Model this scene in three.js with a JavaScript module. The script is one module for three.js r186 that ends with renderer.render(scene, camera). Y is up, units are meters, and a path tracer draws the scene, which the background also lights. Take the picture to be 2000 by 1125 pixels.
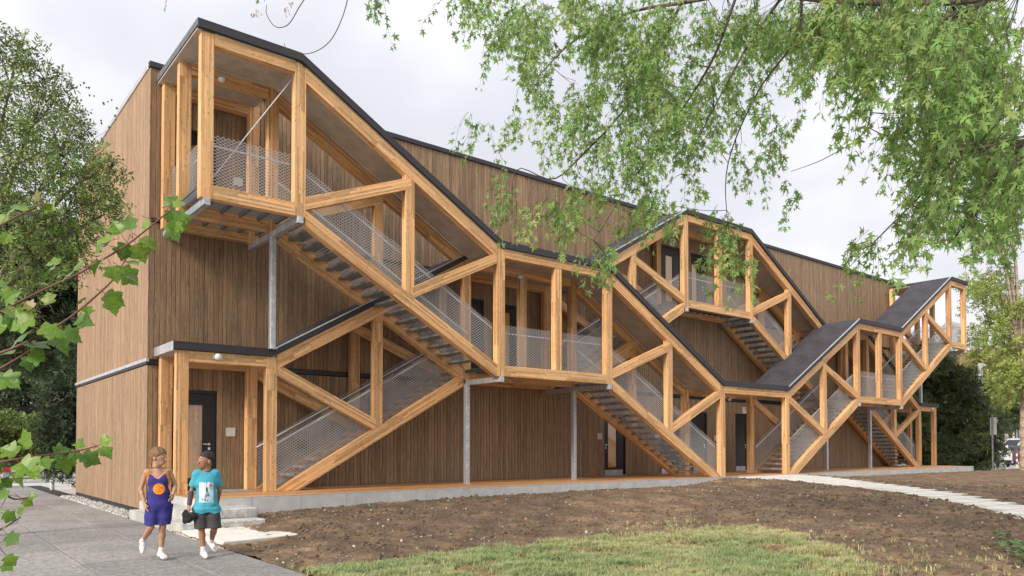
import * as THREE from 'three';
import { mergeGeometries } from 'three/addons/utils/BufferGeometryUtils.js';

// ---------- camera, sky, sun, exposure ----------
const scene = new THREE.Scene();
const CAM = new THREE.Vector3(-4.14, 1.5, 17.58);
const FWD = new THREE.Vector3(0.62919, 0.02373, -0.77689).normalize();
const RIGHT = new THREE.Vector3().crossVectors(FWD, new THREE.Vector3(0, 1, 0)).normalize();
const UPV = new THREE.Vector3().crossVectors(RIGHT, FWD).normalize();
const camera = new THREE.PerspectiveCamera(2 * Math.atan(836 / 1475.2) * 180 / Math.PI, 2000 / 1672, 0.1, 900);
camera.position.copy(CAM);
camera.lookAt(CAM.clone().add(FWD));
camera.setViewOffset(2000, 1672, 0, 0, 2000, 1125);   // a shift lens: the horizon lies low in the frame
camera.updateProjectionMatrix(); camera.updateMatrixWorld(true);
const renderer = new THREE.WebGLRenderer({ antialias: true });
renderer.toneMapping = THREE.LinearToneMapping;
renderer.toneMappingExposure = 2.95;
renderer.shadowMap.enabled = true;
renderer.shadowMap.type = THREE.PCFSoftShadowMap;

const SUN_DIR = new THREE.Vector3(-0.86, 0.47, 0.2).normalize();
const sun = new THREE.DirectionalLight(0xfff1e0, 1.5);
sun.position.copy(SUN_DIR).multiplyScalar(80).add(new THREE.Vector3(15, 0, 3));
sun.target.position.set(15, 0, 3);
sun.castShadow = true; sun.shadow.radius = 34;
sun.shadow.mapSize.set(4096, 4096);
Object.assign(sun.shadow.camera, { left: -45, right: 45, top: 35, bottom: -35, near: 1, far: 220 });
scene.add(sun, sun.target);

// ---------- random and noise ----------
function rng(seed) { let a = seed >>> 0; return () => { a = (a + 0x6d2b79f5) | 0; let t = Math.imul(a ^ (a >>> 15), 1 | a); t = (t + Math.imul(t ^ (t >>> 7), 61 | t)) ^ t; return ((t ^ (t >>> 14)) >>> 0) / 4294967296; }; }
const R0 = rng(7);
const hash = (x, y, s) => { let h = Math.imul(x | 0, 374761393) + Math.imul(y | 0, 668265263) + Math.imul(s | 0, 1274126177); h = Math.imul(h ^ (h >>> 13), 1274126177); return ((h ^ (h >>> 16)) >>> 0) / 4294967296; };
const sm = t => t * t * (3 - 2 * t), lerp = (a, b, t) => a + (b - a) * t, clamp = (x, a = 0, b = 1) => Math.min(b, Math.max(a, x));
const smooth = (a, b, x) => sm(clamp((x - a) / (b - a)));
function vn(x, y, px, py, s) {          // value noise that repeats every px, py
  const x0 = Math.floor(x), y0 = Math.floor(y), fx = sm(x - x0), fy = sm(y - y0), m = (a, p) => p ? ((a % p) + p) % p : a;
  const a = hash(m(x0, px), m(y0, py), s), b = hash(m(x0 + 1, px), m(y0, py), s), c = hash(m(x0, px), m(y0 + 1, py), s), d = hash(m(x0 + 1, px), m(y0 + 1, py), s);
  return lerp(lerp(a, b, fx), lerp(c, d, fx), fy);
}
function fbm(x, y, oct, s, px = 0, py = 0) { let v = 0, a = 0.5, n = 0; for (let i = 0; i < oct; i++) { v += a * vn(x, y, px, py, s + i * 17); n += a; a *= 0.5; x *= 2; y *= 2; px *= 2; py *= 2; } return v / n; }

// ---------- the sky: soft broken overcast ----------
{
  const w = 1024, h = 512, d = new Float32Array(w * h * 4);
  for (let j = 0; j < h; j++) {
    const el = (j / (h - 1) - 0.5) * Math.PI, se = Math.sin(el);
    for (let i = 0; i < w; i++) {
      const az = i / w * 2 * Math.PI, k = 1 / (Math.max(se, 0) + 0.32);
      const cx = Math.cos(az) * Math.cos(el) * k, cz = Math.sin(az) * Math.cos(el) * k;
      const n = fbm(cx * 1.7 + 20, cz * 1.7 + 9, 6, 3), n2 = fbm(cx * 0.8 + 5, cz * 0.8 + 31, 4, 91);
      const grey = smooth(0.36, 0.68, n * 0.65 + n2 * 0.35);
      const base = 0.305 + 0.12 * Math.max(se, 0);
      const o = (j * w + i) * 4;
      const L = se < -0.02 ? 0.25 : base * (1.15 - 0.34 * grey);
      d[o] = L * (0.985 - 0.045 * grey); d[o + 1] = L * (0.99 - 0.03 * grey); d[o + 2] = L * (1.03 + 0.03 * grey); d[o + 3] = 1;
    }
  }
  const sky = new THREE.DataTexture(d, w, h, THREE.RGBAFormat, THREE.FloatType);
  sky.mapping = THREE.EquirectangularReflectionMapping; sky.magFilter = THREE.LinearFilter; sky.minFilter = THREE.LinearFilter; sky.wrapS = THREE.RepeatWrapping; sky.needsUpdate = true;
  scene.background = sky; scene.environment = sky;
}

// ---------- object helpers ----------
const used = new Map();
function numbered(n) { const k = used.get(n) ?? 0; used.set(n, k + 1); return k ? n + '_' + String(k).padStart(3, '0') : n; }
function tag(o, label, category, group) { o.userData.label = label; o.userData.category = category; if (group) o.userData.group = group; return o; }
function thing(name, label, category, pos = [0, 0, 0], turn = 0, group) {
  const o = new THREE.Group(); o.name = numbered(name); o.position.set(...pos); o.rotation.y = turn; scene.add(o);
  return tag(o, label, category, group);
}
function structure(name, parent = scene) { const o = new THREE.Group(); o.name = numbered(name); o.userData.kind = 'structure'; parent.add(o); return o; }
function part(name, geo, mat, parent) { const m = new THREE.Mesh(geo, mat); m.name = name; m.castShadow = m.receiveShadow = true; parent.add(m); return m; }
function group(name, parent) { const g = new THREE.Group(); g.name = name; parent.add(g); return g; }
const at = (u, v, depth) => CAM.clone().addScaledVector(RIGHT, (u - 1000) / 1475.2 * depth).addScaledVector(UPV, (836 - v) / 1475.2 * depth).addScaledVector(FWD, depth);

// ---------- geometry helpers ----------
const V3 = (x, y, z) => new THREE.Vector3(x, y, z);
// chamfered prism over a convex polygon given in (a, b), from t0 to t1 along the third axis; uv in metres, u along dir
function prism(pts, t0, t1, c = 0.004, dir = [1, 0], map = (a, b, t) => [a, b, t], uo = 0, vo = 0) {
  const n = pts.length; let ca = 0, cb = 0; for (const p of pts) { ca += p[0] / n; cb += p[1] / n; }
  const ins = pts.map((p, i) => {            // inset corner
    const q = pts[(i + n - 1) % n], r = pts[(i + 1) % n], e1 = [p[0] - q[0], p[1] - q[1]], e2 = [r[0] - p[0], r[1] - p[1]], l1 = Math.hypot(...e1) || 1, l2 = Math.hypot(...e2) || 1;
    let bx = -e1[0] / l1 + e2[0] / l2, by = -e1[1] / l1 + e2[1] / l2; const bl = Math.hypot(bx, by) || 1; bx /= bl; by /= bl;
    const s = Math.abs((e1[0] * by - e1[1] * bx) / l1) || 1;
    let px = p[0] + bx * c / s, py = p[1] + by * c / s;
    if ((px - ca) * (p[0] - ca) + (py - cb) * (p[1] - cb) > (p[0] - ca) ** 2 + (p[1] - cb) ** 2) { px = 2 * p[0] - px; py = 2 * p[1] - py; }
    return [px, py];
  });
  const P = [], U = []; const perp = [-dir[1], dir[0]];
  const C = map(ca, cb, (t0 + t1) / 2);
  const uvF = (a, b, t, side) => [a * dir[0] + b * dir[1] + uo, (side ? t : a * perp[0] + b * perp[1]) + vo];
  const tri = (A, B, D, side) => {
    const w = [A, B, D].map(q => map(...q));
    const e1 = w[1].map((x, i) => x - w[0][i]), e2 = w[2].map((x, i) => x - w[0][i]);
    const nx = e1[1] * e2[2] - e1[2] * e2[1], ny = e1[2] * e2[0] - e1[0] * e2[2], nz = e1[0] * e2[1] - e1[1] * e2[0];
    const m = [0, 1, 2].map(i => (w[0][i] + w[1][i] + w[2][i]) / 3 - C[i]);
    const fl = nx * m[0] + ny * m[1] + nz * m[2] < 0, order = fl ? [0, 2, 1] : [0, 1, 2], q = [A, B, D];
    for (const i of order) { P.push(...w[i]); U.push(...uvF(...q[i], side)); }
  };
  const quad = (A, B, D, E, side) => { tri(A, B, D, side); tri(A, D, E, side); };
  for (const [t, s] of [[t0, 1], [t1, -1]]) {
    for (let i = 1; i < n - 1; i++) tri([...ins[0], t], [...ins[i], t], [...ins[i + 1], t], false);
    if (c > 0) for (let i = 0; i < n; i++) { const j = (i + 1) % n; quad([...ins[i], t], [...ins[j], t], [...pts[j], t + s * c], [...pts[i], t + s * c], false); }
  }
  for (let i = 0; i < n; i++) { const j = (i + 1) % n; quad([...pts[i], t0 + c], [...pts[j], t0 + c], [...pts[j], t1 - c], [...pts[i], t1 - c], true); }
  const g = new THREE.BufferGeometry();
  g.setAttribute('position', new THREE.Float32BufferAttribute(P, 3)); g.setAttribute('uv', new THREE.Float32BufferAttribute(U, 2)); g.computeVertexNormals();
  return g;
}
const rect = (a0, b0, a1, b1) => [[a0, b0], [a1, b0], [a1, b1], [a0, b1]];
function box(x0, y0, z0, x1, y1, z1, c = 0.003, dir = [1, 0], uo = 0, vo = 0) { return prism(rect(x0, y0, x1, y1), z0, z1, c, dir, undefined, uo, vo); }
const flatY = (a, b, t) => [a, t, b];       // polygon in x, z; thickness along y
const inZY = (a, b, t) => [t, b, a];        // polygon in z, y; thickness along x
function tube(points, r0, r1 = r0, sides = 6, closed = false) {     // tapered tube through points
  const pts = points.map(p => p.isVector3 ? p : V3(...p)), n = pts.length, P = [], N = [], U = [], I = []; let len = 0;
  let ref = V3(0, 1, 0); const d0 = pts[1].clone().sub(pts[0]).normalize(); if (Math.abs(d0.y) > 0.9) ref = V3(1, 0, 0);
  for (let i = 0; i < n; i++) {
    const d = (i < n - 1 ? pts[i + 1].clone().sub(pts[i]) : pts[i].clone().sub(pts[i - 1])); if (i > 0 && i < n - 1) d.normalize().add(pts[i].clone().sub(pts[i - 1]).normalize()); d.normalize();
    const a = V3().crossVectors(d, ref).normalize(), b = V3().crossVectors(a, d).normalize(); ref = b;
    if (i) len += pts[i].distanceTo(pts[i - 1]);
    const r = lerp(r0, r1, i / (n - 1));
    for (let k = 0; k <= sides; k++) { const t = k / sides * 2 * Math.PI, q = a.clone().multiplyScalar(Math.cos(t)).addScaledVector(b, Math.sin(t)); P.push(pts[i].x + q.x * r, pts[i].y + q.y * r, pts[i].z + q.z * r); N.push(q.x, q.y, q.z); U.push(len, k / sides * 6.28 * r0); }
  }
  for (let i = 0; i < n - 1; i++) for (let k = 0; k < sides; k++) { const a = i * (sides + 1) + k, b = a + sides + 1; I.push(a, b, a + 1, b, b + 1, a + 1); }
  const c0 = P.length / 3; P.push(...pts[0].toArray()); N.push(0, 0, 0); U.push(0, 0); P.push(...pts[n - 1].toArray()); N.push(0, 0, 0); U.push(0, 0);
  const dd = pts[1].clone().sub(pts[0]).normalize(); N.splice(c0 * 3, 6, -dd.x, -dd.y, -dd.z, dd.x, dd.y, dd.z);
  for (let k = 0; k < sides; k++) { I.push(c0, k, k + 1); const b = (n - 1) * (sides + 1); I.push(c0 + 1, b + k + 1, b + k); }
  const g = new THREE.BufferGeometry(); g.setAttribute('position', new THREE.Float32BufferAttribute(P, 3)); g.setAttribute('normal', new THREE.Float32BufferAttribute(N, 3)); g.setAttribute('uv', new THREE.Float32BufferAttribute(U, 2)); g.setIndex(I);
  return g;
}
function V3e() { return new THREE.Vector3(); }
const merge = list => mergeGeometries(list.map(g => g.index ? g.toNonIndexed() : g), false);

// ---------- textures ----------
const enc = x => { x = clamp(x); return Math.round(255 * (x <= 0.0031308 ? 12.92 * x : 1.055 * Math.pow(x, 1 / 2.4) - 0.055)); };
function tex(w, h, sx, sy, fn, color = true) {      // fn(i, j) -> [r, g, b] (srgb 0..255) or a grey 0..255; the tile covers sx by sy metres
  const d = new Uint8Array(w * h * 4);
  for (let j = 0; j < h; j++) for (let i = 0; i < w; i++) { const c = fn(i, j), o = (j * w + i) * 4; if (color) { d[o] = clamp(c[0], 0, 255); d[o + 1] = clamp(c[1], 0, 255); d[o + 2] = clamp(c[2], 0, 255); } else d[o] = d[o + 1] = d[o + 2] = clamp(c, 0, 255); d[o + 3] = 255; }
  const t = new THREE.DataTexture(d, w, h, THREE.RGBAFormat); t.wrapS = t.wrapT = THREE.RepeatWrapping; t.magFilter = THREE.LinearFilter; t.minFilter = THREE.LinearMipmapLinearFilter; t.generateMipmaps = true; t.repeat.set(1 / sx, 1 / sy);
  if (color) t.colorSpace = THREE.SRGBColorSpace; t.needsUpdate = true; return t;
}
function std(o) { return new THREE.MeshStandardMaterial({ roughness: 0.85, metalness: 0, ...o }); }

// glued larch: 40 mm lamellae, finger joints, fine grain, knots
const glulamTex = (() => {
  const w = 2048, h = 512, r = rng(21), SX = 4, SY = 0.48, lam = 12, cells = [];
  for (let l = 0; l < lam; l++) { const cuts = [0]; let x = r() * 0.8; while (x < SX) { cuts.push(x); x += 0.7 + r() * 1.6; } cells.push(cuts.map(c => ({ c, t: r() * 2 - 1, h: r() * 2 - 1 }))); }
  const knots = []; for (let k = 0; k < 120; k++) knots.push([r() * w, r() * h, 2.2 + r() * 5.5, r()]);
  const kb = new Float32Array(w * h), warp = new Float32Array(w * h);
  for (const [kx, ky, kr] of knots) for (let dj = -26; dj <= 26; dj++) for (let di = -40; di <= 40; di++) { const d = Math.hypot(di * 0.55, dj) / kr, o = ((Math.floor(ky) + dj + h) % h) * w + ((Math.floor(kx) + di + w) % w); kb[o] = Math.max(kb[o], clamp(1.35 - d)); warp[o] += Math.exp(-d * d * 0.12) * Math.sign(dj) * 3; }
  return tex(w, h, SX, SY, (i, j) => {
    const x = i / w * SX, y = j / h * SY, l = Math.floor(y / 0.04), f = (y / 0.04) % 1; let c = cells[l][0]; for (const q of cells[l]) if (q.c <= x) c = q;
    const jw = j + warp[j * w + i];
    const g = fbm(i * 24 / w, jw * 128 / h + c.t * 40, 3, 5, 24, 0) - 0.5, fine = vn(i * 64 / w, jw * 0.9 + c.h * 30, 64, 0, 40) - 0.5, ring = Math.sin((jw / h * SY * 260) + 5 * fbm(i * 6 / w, l * 3.7, 2, 77, 6, 0) + c.t * 9);
    const joint = f < 0.035 ? 1 : 0, k = kb[j * w + i];
    let v = 1 + 0.16 * c.t + 0.24 * g + 0.12 * fine + 0.06 * ring - 0.2 * joint;
    let R = 207 * v, G = (164 + 6 * c.h) * v, B = (116 + 9 * c.h - 6 * ring) * v;
    R = lerp(R, 118, k * 0.8); G = lerp(G, 66, k * 0.85); B = lerp(B, 32, k * 0.85);
    return [R, G, B];
  });
})();
const glulamBump = tex(1024, 256, 4, 0.48, (i, j) => { const f = (j / 256 * 12) % 1; return (f < 0.06 ? 60 : 150) + 60 * (vn(i * 0.06, j, 64, 256, 8) - 0.5); }, false);
const M = {};
M.larch = [[1, 1, 1], [1.06, 1.02, 0.97], [0.9, 0.87, 0.83], [0.98, 0.94, 0.89]].map(c => std({ map: glulamTex, bumpMap: glulamBump, bumpScale: 0.0016, roughness: 0.7, color: new THREE.Color().setRGB(...c) }));
// stained vertical cladding
const cladTex = (() => {
  const w = 2048, h = 512, SX = 3.2, SY = 0.8;
  return tex(w, h, SX, SY, (i, j) => {
    const wob = 9 * (fbm(i * 10 / w, j * 10 / h, 3, 60, 10, 10) - 0.5) + 5 * (fbm(i * 3 / w, j * 20 / h, 2, 66, 3, 20) - 0.5);
    const jj = j + wob * 4, cath = Math.sin(jj * 0.42 + 8 * fbm(i * 5 / w, j * 14 / h, 2, 31, 5, 14));
    const g = fbm(i * 40 / w, jj * 0.28, 3, 9, 40, 0) - 0.5, fine = vn(i * 90 / w, jj * 0.8, 90, 0, 14) - 0.5, patch = fbm(i * 8 / w, j * 16 / h, 3, 19, 8, 16) - 0.5;
    const v = 1 + 0.2 * g + 0.14 * fine + 0.08 * cath + 0.32 * patch;
    const pale = smooth(0.62, 0.9, vn(i * 70 / w, jj * 0.55, 70, 0, 44)) * 0.22;
    return [lerp(145, 196, pale) * v, lerp(120, 176, pale) * v, lerp(95, 152, pale) * v];
  });
})();
const cladBump = tex(1024, 256, 3.2, 0.8, (i, j) => 128 + 110 * (fbm(i * 20 / 1024, j * 0.5, 3, 9, 20, 128) - 0.5), false);
M.clad = [[0.88, 0.86, 0.83], [1, 0.99, 0.96], [0.79, 0.76, 0.73], [1.09, 1.07, 0.99], [0.95, 0.9, 0.86], [0.85, 0.85, 0.8]].map(c => std({ map: cladTex, bumpMap: cladBump, bumpScale: 0.002, roughness: 0.8, color: new THREE.Color().setRGB(...c) }));
M.cladVC = std({ map: cladTex, bumpMap: cladBump, bumpScale: 0.002, roughness: 0.8, vertexColors: true });
const grain = (w, h, sx, sy, base, amp, f, seed, speck = 0, low = 0.9) => tex(w, h, sx, sy, (i, j) => {
  const a = fbm(i * f / w, j * f / h, 5, seed, f, f) - 0.5, b = fbm(i * 4 / w, j * 4 / h, 3, seed + 9, 4, 4) - 0.5, s = hash(i, j, seed) - 0.5;
  const v = 1 + amp * (a + low * b + 0.5 * s) + speck * (hash(i >> 1, j >> 1, seed + 3) > 0.985 ? 1 : 0); return base.map(c => c * v);
});
const bumpNoise = (f, seed, w = 512) => tex(w, w, 1, 1, (i, j) => 255 * fbm(i * f / w, j * f / w, 5, seed, f, f), false);
const fineBump = bumpNoise(48, 5), midBump = bumpNoise(14, 6);
M.concrete = std({ map: grain(512, 512, 1.6, 1.6, [184, 184, 183], 0.13, 16, 33), bumpMap: fineBump, bumpScale: 0.002, roughness: 0.9 });
M.stone = std({ map: grain(512, 512, 0.8, 0.8, [182, 182, 178], 0.36, 24, 35, -0.12), bumpMap: fineBump, bumpScale: 0.004, roughness: 0.95 });
M.paleSlab = std({ map: grain(512, 512, 1.3, 1.3, [212, 209, 202], 0.16, 20, 37), bumpMap: fineBump, bumpScale: 0.0015, roughness: 0.9 });
M.asphalt = [0.94, 1, 1.06].map((k, i) => std({ map: grain(1024, 1024, 2.2, 2.2, [138 * k, 136 * k, 134 * k], 0.5, 64, 40 + i, 0.3, 0.35), bumpMap: fineBump, bumpScale: 0.004, roughness: 0.95 }));
M.bitumen = std({ map: grain(512, 512, 1.2, 1.2, [58, 56, 62], 0.5, 64, 51, 0.35), bumpMap: fineBump, bumpScale: 0.002, roughness: 0.92 });
M.fascia = std({ color: new THREE.Color().setRGB(0.03, 0.028, 0.033), roughness: 0.6, bumpMap: midBump, bumpScale: 0.002 });
M.black = std({ color: new THREE.Color().setRGB(0.012, 0.012, 0.013), roughness: 0.45 });
M.darkmetal = std({ map: grain(256, 256, 0.6, 0.6, [104, 106, 110], 0.3, 24, 63), roughness: 0.6, metalness: 0.2 });
M.tread = std({ map: grain(256, 256, 0.6, 0.6, [150, 152, 154], 0.35, 24, 64), roughness: 0.55, metalness: 0.3 });
M.galv = std({ map: grain(256, 256, 0.5, 0.5, [190, 194, 198], 0.28, 10, 65), roughness: 0.5, metalness: 0.55 });
M.mesh = std({ color: new THREE.Color().setRGB(0.52, 0.53, 0.54), roughness: 0.5, metalness: 0.1 });
M.rail = std({ color: new THREE.Color().setRGB(0.78, 0.78, 0.79), roughness: 0.35, metalness: 0.2 });
M.zinc = std({ map: grain(256, 256, 0.8, 0.8, [205, 205, 205], 0.18, 8, 66), roughness: 0.38, metalness: 0.7 });
M.soffit = std({ map: grain(512, 512, 2.4, 2.4, [186, 174, 160], 0.2, 14, 67), roughness: 0.9 });
M.deck = [0.9, 1, 1.1].map(k => std({ map: glulamTex, color: new THREE.Color().setRGB(0.86 * k, 0.74 * k, 0.62 * k), roughness: 0.75 }));
M.glass = new THREE.MeshPhysicalMaterial({ color: 0xffffff, transmission: 1, thickness: 0, roughness: 0.02, ior: 1.5 });
M.white = std({ color: new THREE.Color().setRGB(0.72, 0.72, 0.72), roughness: 0.5 });
M.plate = std({ color: new THREE.Color().setRGB(0.55, 0.56, 0.56), roughness: 0.5 });
// ---------- the school building ----------
const LEN = 35.2, DEP = 8.35;
const doors = [   // x0, x1, floor, top, pane [x0, x1, y0, y1] or null, handle x, kick plate
  { x: [0.52, 1.51], y: [0.5, 2.75], pane: [0.66, 1.16, 0.78, 2.42], kind: 'view', h: 1.3, kick: 0 },
  { x: [14.04, 15.12], y: [0.5, 2.56], pane: [14.28, 14.72, 0.78, 2.42], kind: 'warm', h: 14.16, kick: 1 },
  { x: [16.92, 18.0], y: [0.5, 2.56], pane: null, h: 17.85, kick: 1 },
  { x: [18.72, 19.62], y: [0.5, 2.78], pane: null, h: 19.5, kick: 1 },
  { x: [21.42, 22.28], y: [0.5, 2.78], pane: null, h: 22.18, kick: 1 },
  { x: [8.3, 9.06], y: [3.5, 5.76], pane: null, h: 8.42, kick: 0 },
  { x: [9.62, 10.56], y: [3.5, 5.73], pane: [9.76, 10.1, 3.8, 5.5], kind: 'warm', h: 10.42, kick: 0 },
  { x: [17.04, 18.14], y: [6.48, 8.76], pane: [17.3, 17.72, 6.75, 8.42], kind: 'warm', h: 17.98, kick: 0 },
  { x: [18.66, 19.62], y: [6.48, 8.72], pane: [18.8, 19.15, 6.75, 8.35], kind: 'warm', h: 19.46, kick: 0 },
  { x: [0.6, 1.35], y: [6.48, 8.6], pane: [0.72, 0.98, 7.0, 8.3], kind: 'view', h: 1.24, kick: 0 },
];
const school = thing('school_building', 'long three-storey school building clad in vertical brown timber boards', 'building');
part('core_wall', box(0.001, 0.02, -DEP, LEN - 0.03, 9.74, -0.125, 0), M.black, school);
{
  const r = rng(101), storeys = [[0.5, 3.25], [3.38, 6.37], [6.46, 9.75]], rest = [], facade = group('facade_cladding', school), upper = [];
  storeys.forEach(([y0, y1], s) => {
    let x = 0, n = 0;
    while (x < LEN - 0.05) {
      const w = [0.092, 0.112, 0.102, 0.124][Math.floor(r() * 4)], x1 = Math.min(x + w, LEN), xc = (x + x1) / 2, uo = r() * 9, vo = r() * 9, k = r();
      const zo = -0.028, zf = -0.003 * r();
      let spans = [[y0, y1]];
      for (const d of doors) if (xc > d.x[0] && xc < d.x[1] && d.y[0] < y1 && d.y[1] > y0) spans = [[d.y[1], y1]];
      for (const [a, b] of spans) {
        const geo = prism(rect(x + 0.0032, a, x1 - 0.0032, b), zo, zf - 0.004 * r(), 0.005, [0, 1], undefined, uo, vo);
        if (n < 100) part('board', geo, M.clad[Math.floor(k * 6)], facade);
        else { const c = [0.82, 0.86, 0.9, 0.95, 1.0, 1.05][Math.floor(k * 6)], N = geo.attributes.position.count; geo.setAttribute('color', new THREE.Float32BufferAttribute(new Array(N * 3).fill(0).map((_, i) => c * (i % 3 === 2 ? 0.97 : 1)), 3)); rest.push(geo); }
      }
      x = x1; n++;
    }
  });
  const m = part('far_boards', merge(rest), M.cladVC, facade); m.userData.kind = 'stuff';
  const end = [];
  for (const [y0, y1] of [[0.12, 3.25], [3.4, 9.74]]) {
    let z = -0.0;
    while (z > -DEP) {
      const w = [0.05, 0.062, 0.04, 0.08][Math.floor(r() * 4)], z1 = Math.max(z - w, -DEP), c = [0.84, 0.92, 0.98, 1.0, 1.05, 1.14][Math.floor(r() * 6)], geo = prism(rect(z1 + 0.002, y0, z - 0.002, y1), -0.03 + 0.004 * r(), -0.001, 0.004, [0, 1], inZY, r() * 9, r() * 9), N = geo.attributes.position.count;
      geo.setAttribute('color', new THREE.Float32BufferAttribute(new Array(N * 3).fill(c), 3)); end.push(geo); z = z1;
    }
  }
  const e = part('end_wall_boards', merge(end), M.cladVC, school); e.userData.kind = 'stuff'; e.userData.label = 'pale vertical boards of the narrow end wall';
}
part('base_flashing', box(-0.012, 0.02, -DEP, 0, 0.1, -0.02, 0.002), M.black, school);
part('storey_band', box(0, 3.262, -0.02, LEN, 3.368, 0.035), M.black, school);
part('storey_band', box(0.0, 6.382, -0.02, LEN, 6.45, 0.03), M.black, school);
part('storey_band', box(-0.06, 3.262, -DEP - 0.02, -0.002, 3.315, 0.05), M.black, school);
part('storey_band', box(-0.075, 3.317, -DEP - 0.02, -0.002, 3.388, 0.055), M.zinc, school).userData.label = 'pale metal flashing between the end wall storeys';
part('roof_edge', box(-0.05, 9.752, -0.14, LEN + 0.03, 9.87, 0.045), M.fascia, school);
part('roof_edge', box(-0.052, 9.752, -DEP, 0.12, 9.868, -0.142), M.zinc, school);
part('roof', box(0.122, 9.745, -DEP + 0.01, LEN, 9.8, -0.142), M.bitumen, school);
M.warmRoom = std({ color: new THREE.Color().setRGB(0.7, 0.43, 0.13), roughness: 0.8 });
M.woodRoom = std({ map: glulamTex, roughness: 0.8 });
for (const d of doors) {
  const g = group('door', school), [x0, x1] = d.x, [y0, y1] = d.y;
  part('door_frame', merge([box(x0 + 0.001, y0 + 0.001, -0.12, x0 + 0.06, y1 - 0.001, -0.012), box(x1 - 0.06, y0 + 0.001, -0.12, x1 - 0.001, y1 - 0.001, -0.012), box(x0 + 0.061, y1 - 0.07, -0.12, x1 - 0.061, y1 - 0.001, -0.012)]), M.black, g);
  const lx0 = x0 + 0.062, lx1 = x1 - 0.062, ly0 = y0 + 0.02, ly1 = y1 - 0.072;
  if (d.pane) {
    const [px0, px1, py0, py1] = d.pane;
    part('door_leaf', merge([box(lx0, ly0, -0.1, px0, ly1, -0.05), box(px1, ly0, -0.1, lx1, ly1, -0.05), box(px0, ly0, -0.099, px1, py0, -0.051, 0), box(px0, py1, -0.099, px1, ly1, -0.051, 0)]), M.black, g);
    part('pane', box(px0 + 0.001, py0 + 0.001, -0.078, px1 - 0.001, py1 - 0.001, -0.072, 0), M.glass, g);
    if (d.kind === 'warm') part('interior_panel', box(px0, py0, -0.122, px1, py1, -0.11, 0), M.warmRoom, g).userData.label = 'yellow wooden panel behind the pane';
    else part('interior_panel', box(px0, py0, -0.122, px1, py1, -0.11, 0, [0, 1]), M.woodRoom, g).userData.label = 'wooden panelling seen behind the pane';
  } else part('door_leaf', box(lx0, ly0, -0.1, lx1, ly1, -0.05), M.black, g);
  const hy = y0 + 1.04, s = d.h > (x0 + x1) / 2 ? -1 : 1;
  part('handle', merge([tube([[d.h, hy, -0.05], [d.h, hy, 0.0], [d.h + s * 0.02, hy, 0.012], [d.h + s * 0.15, hy, 0.012]], 0.012, 0.012, 6), box(d.h - 0.025, hy - 0.025, -0.049, d.h + 0.025, hy + 0.025, -0.04)]), M.rail, g);
  part('lock', box(d.h - 0.025, hy - 0.13, -0.049, d.h + 0.025, hy - 0.07, -0.04), M.rail, g);
  if (d.kick) part('kick_plate', box(x0 + 0.03, y0 + 0.03, -0.049, x1 - 0.17, y0 + 0.2, -0.02), M.galv, g);
  if (d.kick) part('threshold', box(x0, y0 + 0.001, -0.11, x1, y0 + 0.024, 0.03), M.zinc, g);
}
for (const [x, y] of [[1.66, 1.72], [13.72, 1.72], [16.6, 1.72], [20.05, 1.7], [1.78, 7.55], [16.72, 7.6]]) part('notice_plate', box(x, y, 0, x + 0.21, y + 0.2, 0.014), M.plate, school);
{ // pictogram signs above two doors: a dark line and a bracket
  const sign = (x, y, two) => {
    const g = group('door_sign', school);
    part('sign_plate', box(x, y, 0.0, x + 0.27, y + 0.25, 0.012, 0.002), M.white, g);
    const b = [box(x + 0.055, y + 0.005, 0.012, x + 0.07, y + 0.245, 0.014, 0), box(x + 0.145, y + 0.06, 0.012, x + 0.17, y + 0.21, 0.014, 0), box(x + 0.12, y + 0.195, 0.0121, x + 0.225, y + 0.215, 0.0141, 0)];
    if (two) b.push(box(x + 0.12, y + 0.03, 0.0121, x + 0.225, y + 0.05, 0.0141, 0));
    part('sign_mark', merge(b), M.black, g);
  };
  sign(21.92, 2.8, false); sign(17.45, 8.78, true);
}
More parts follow.
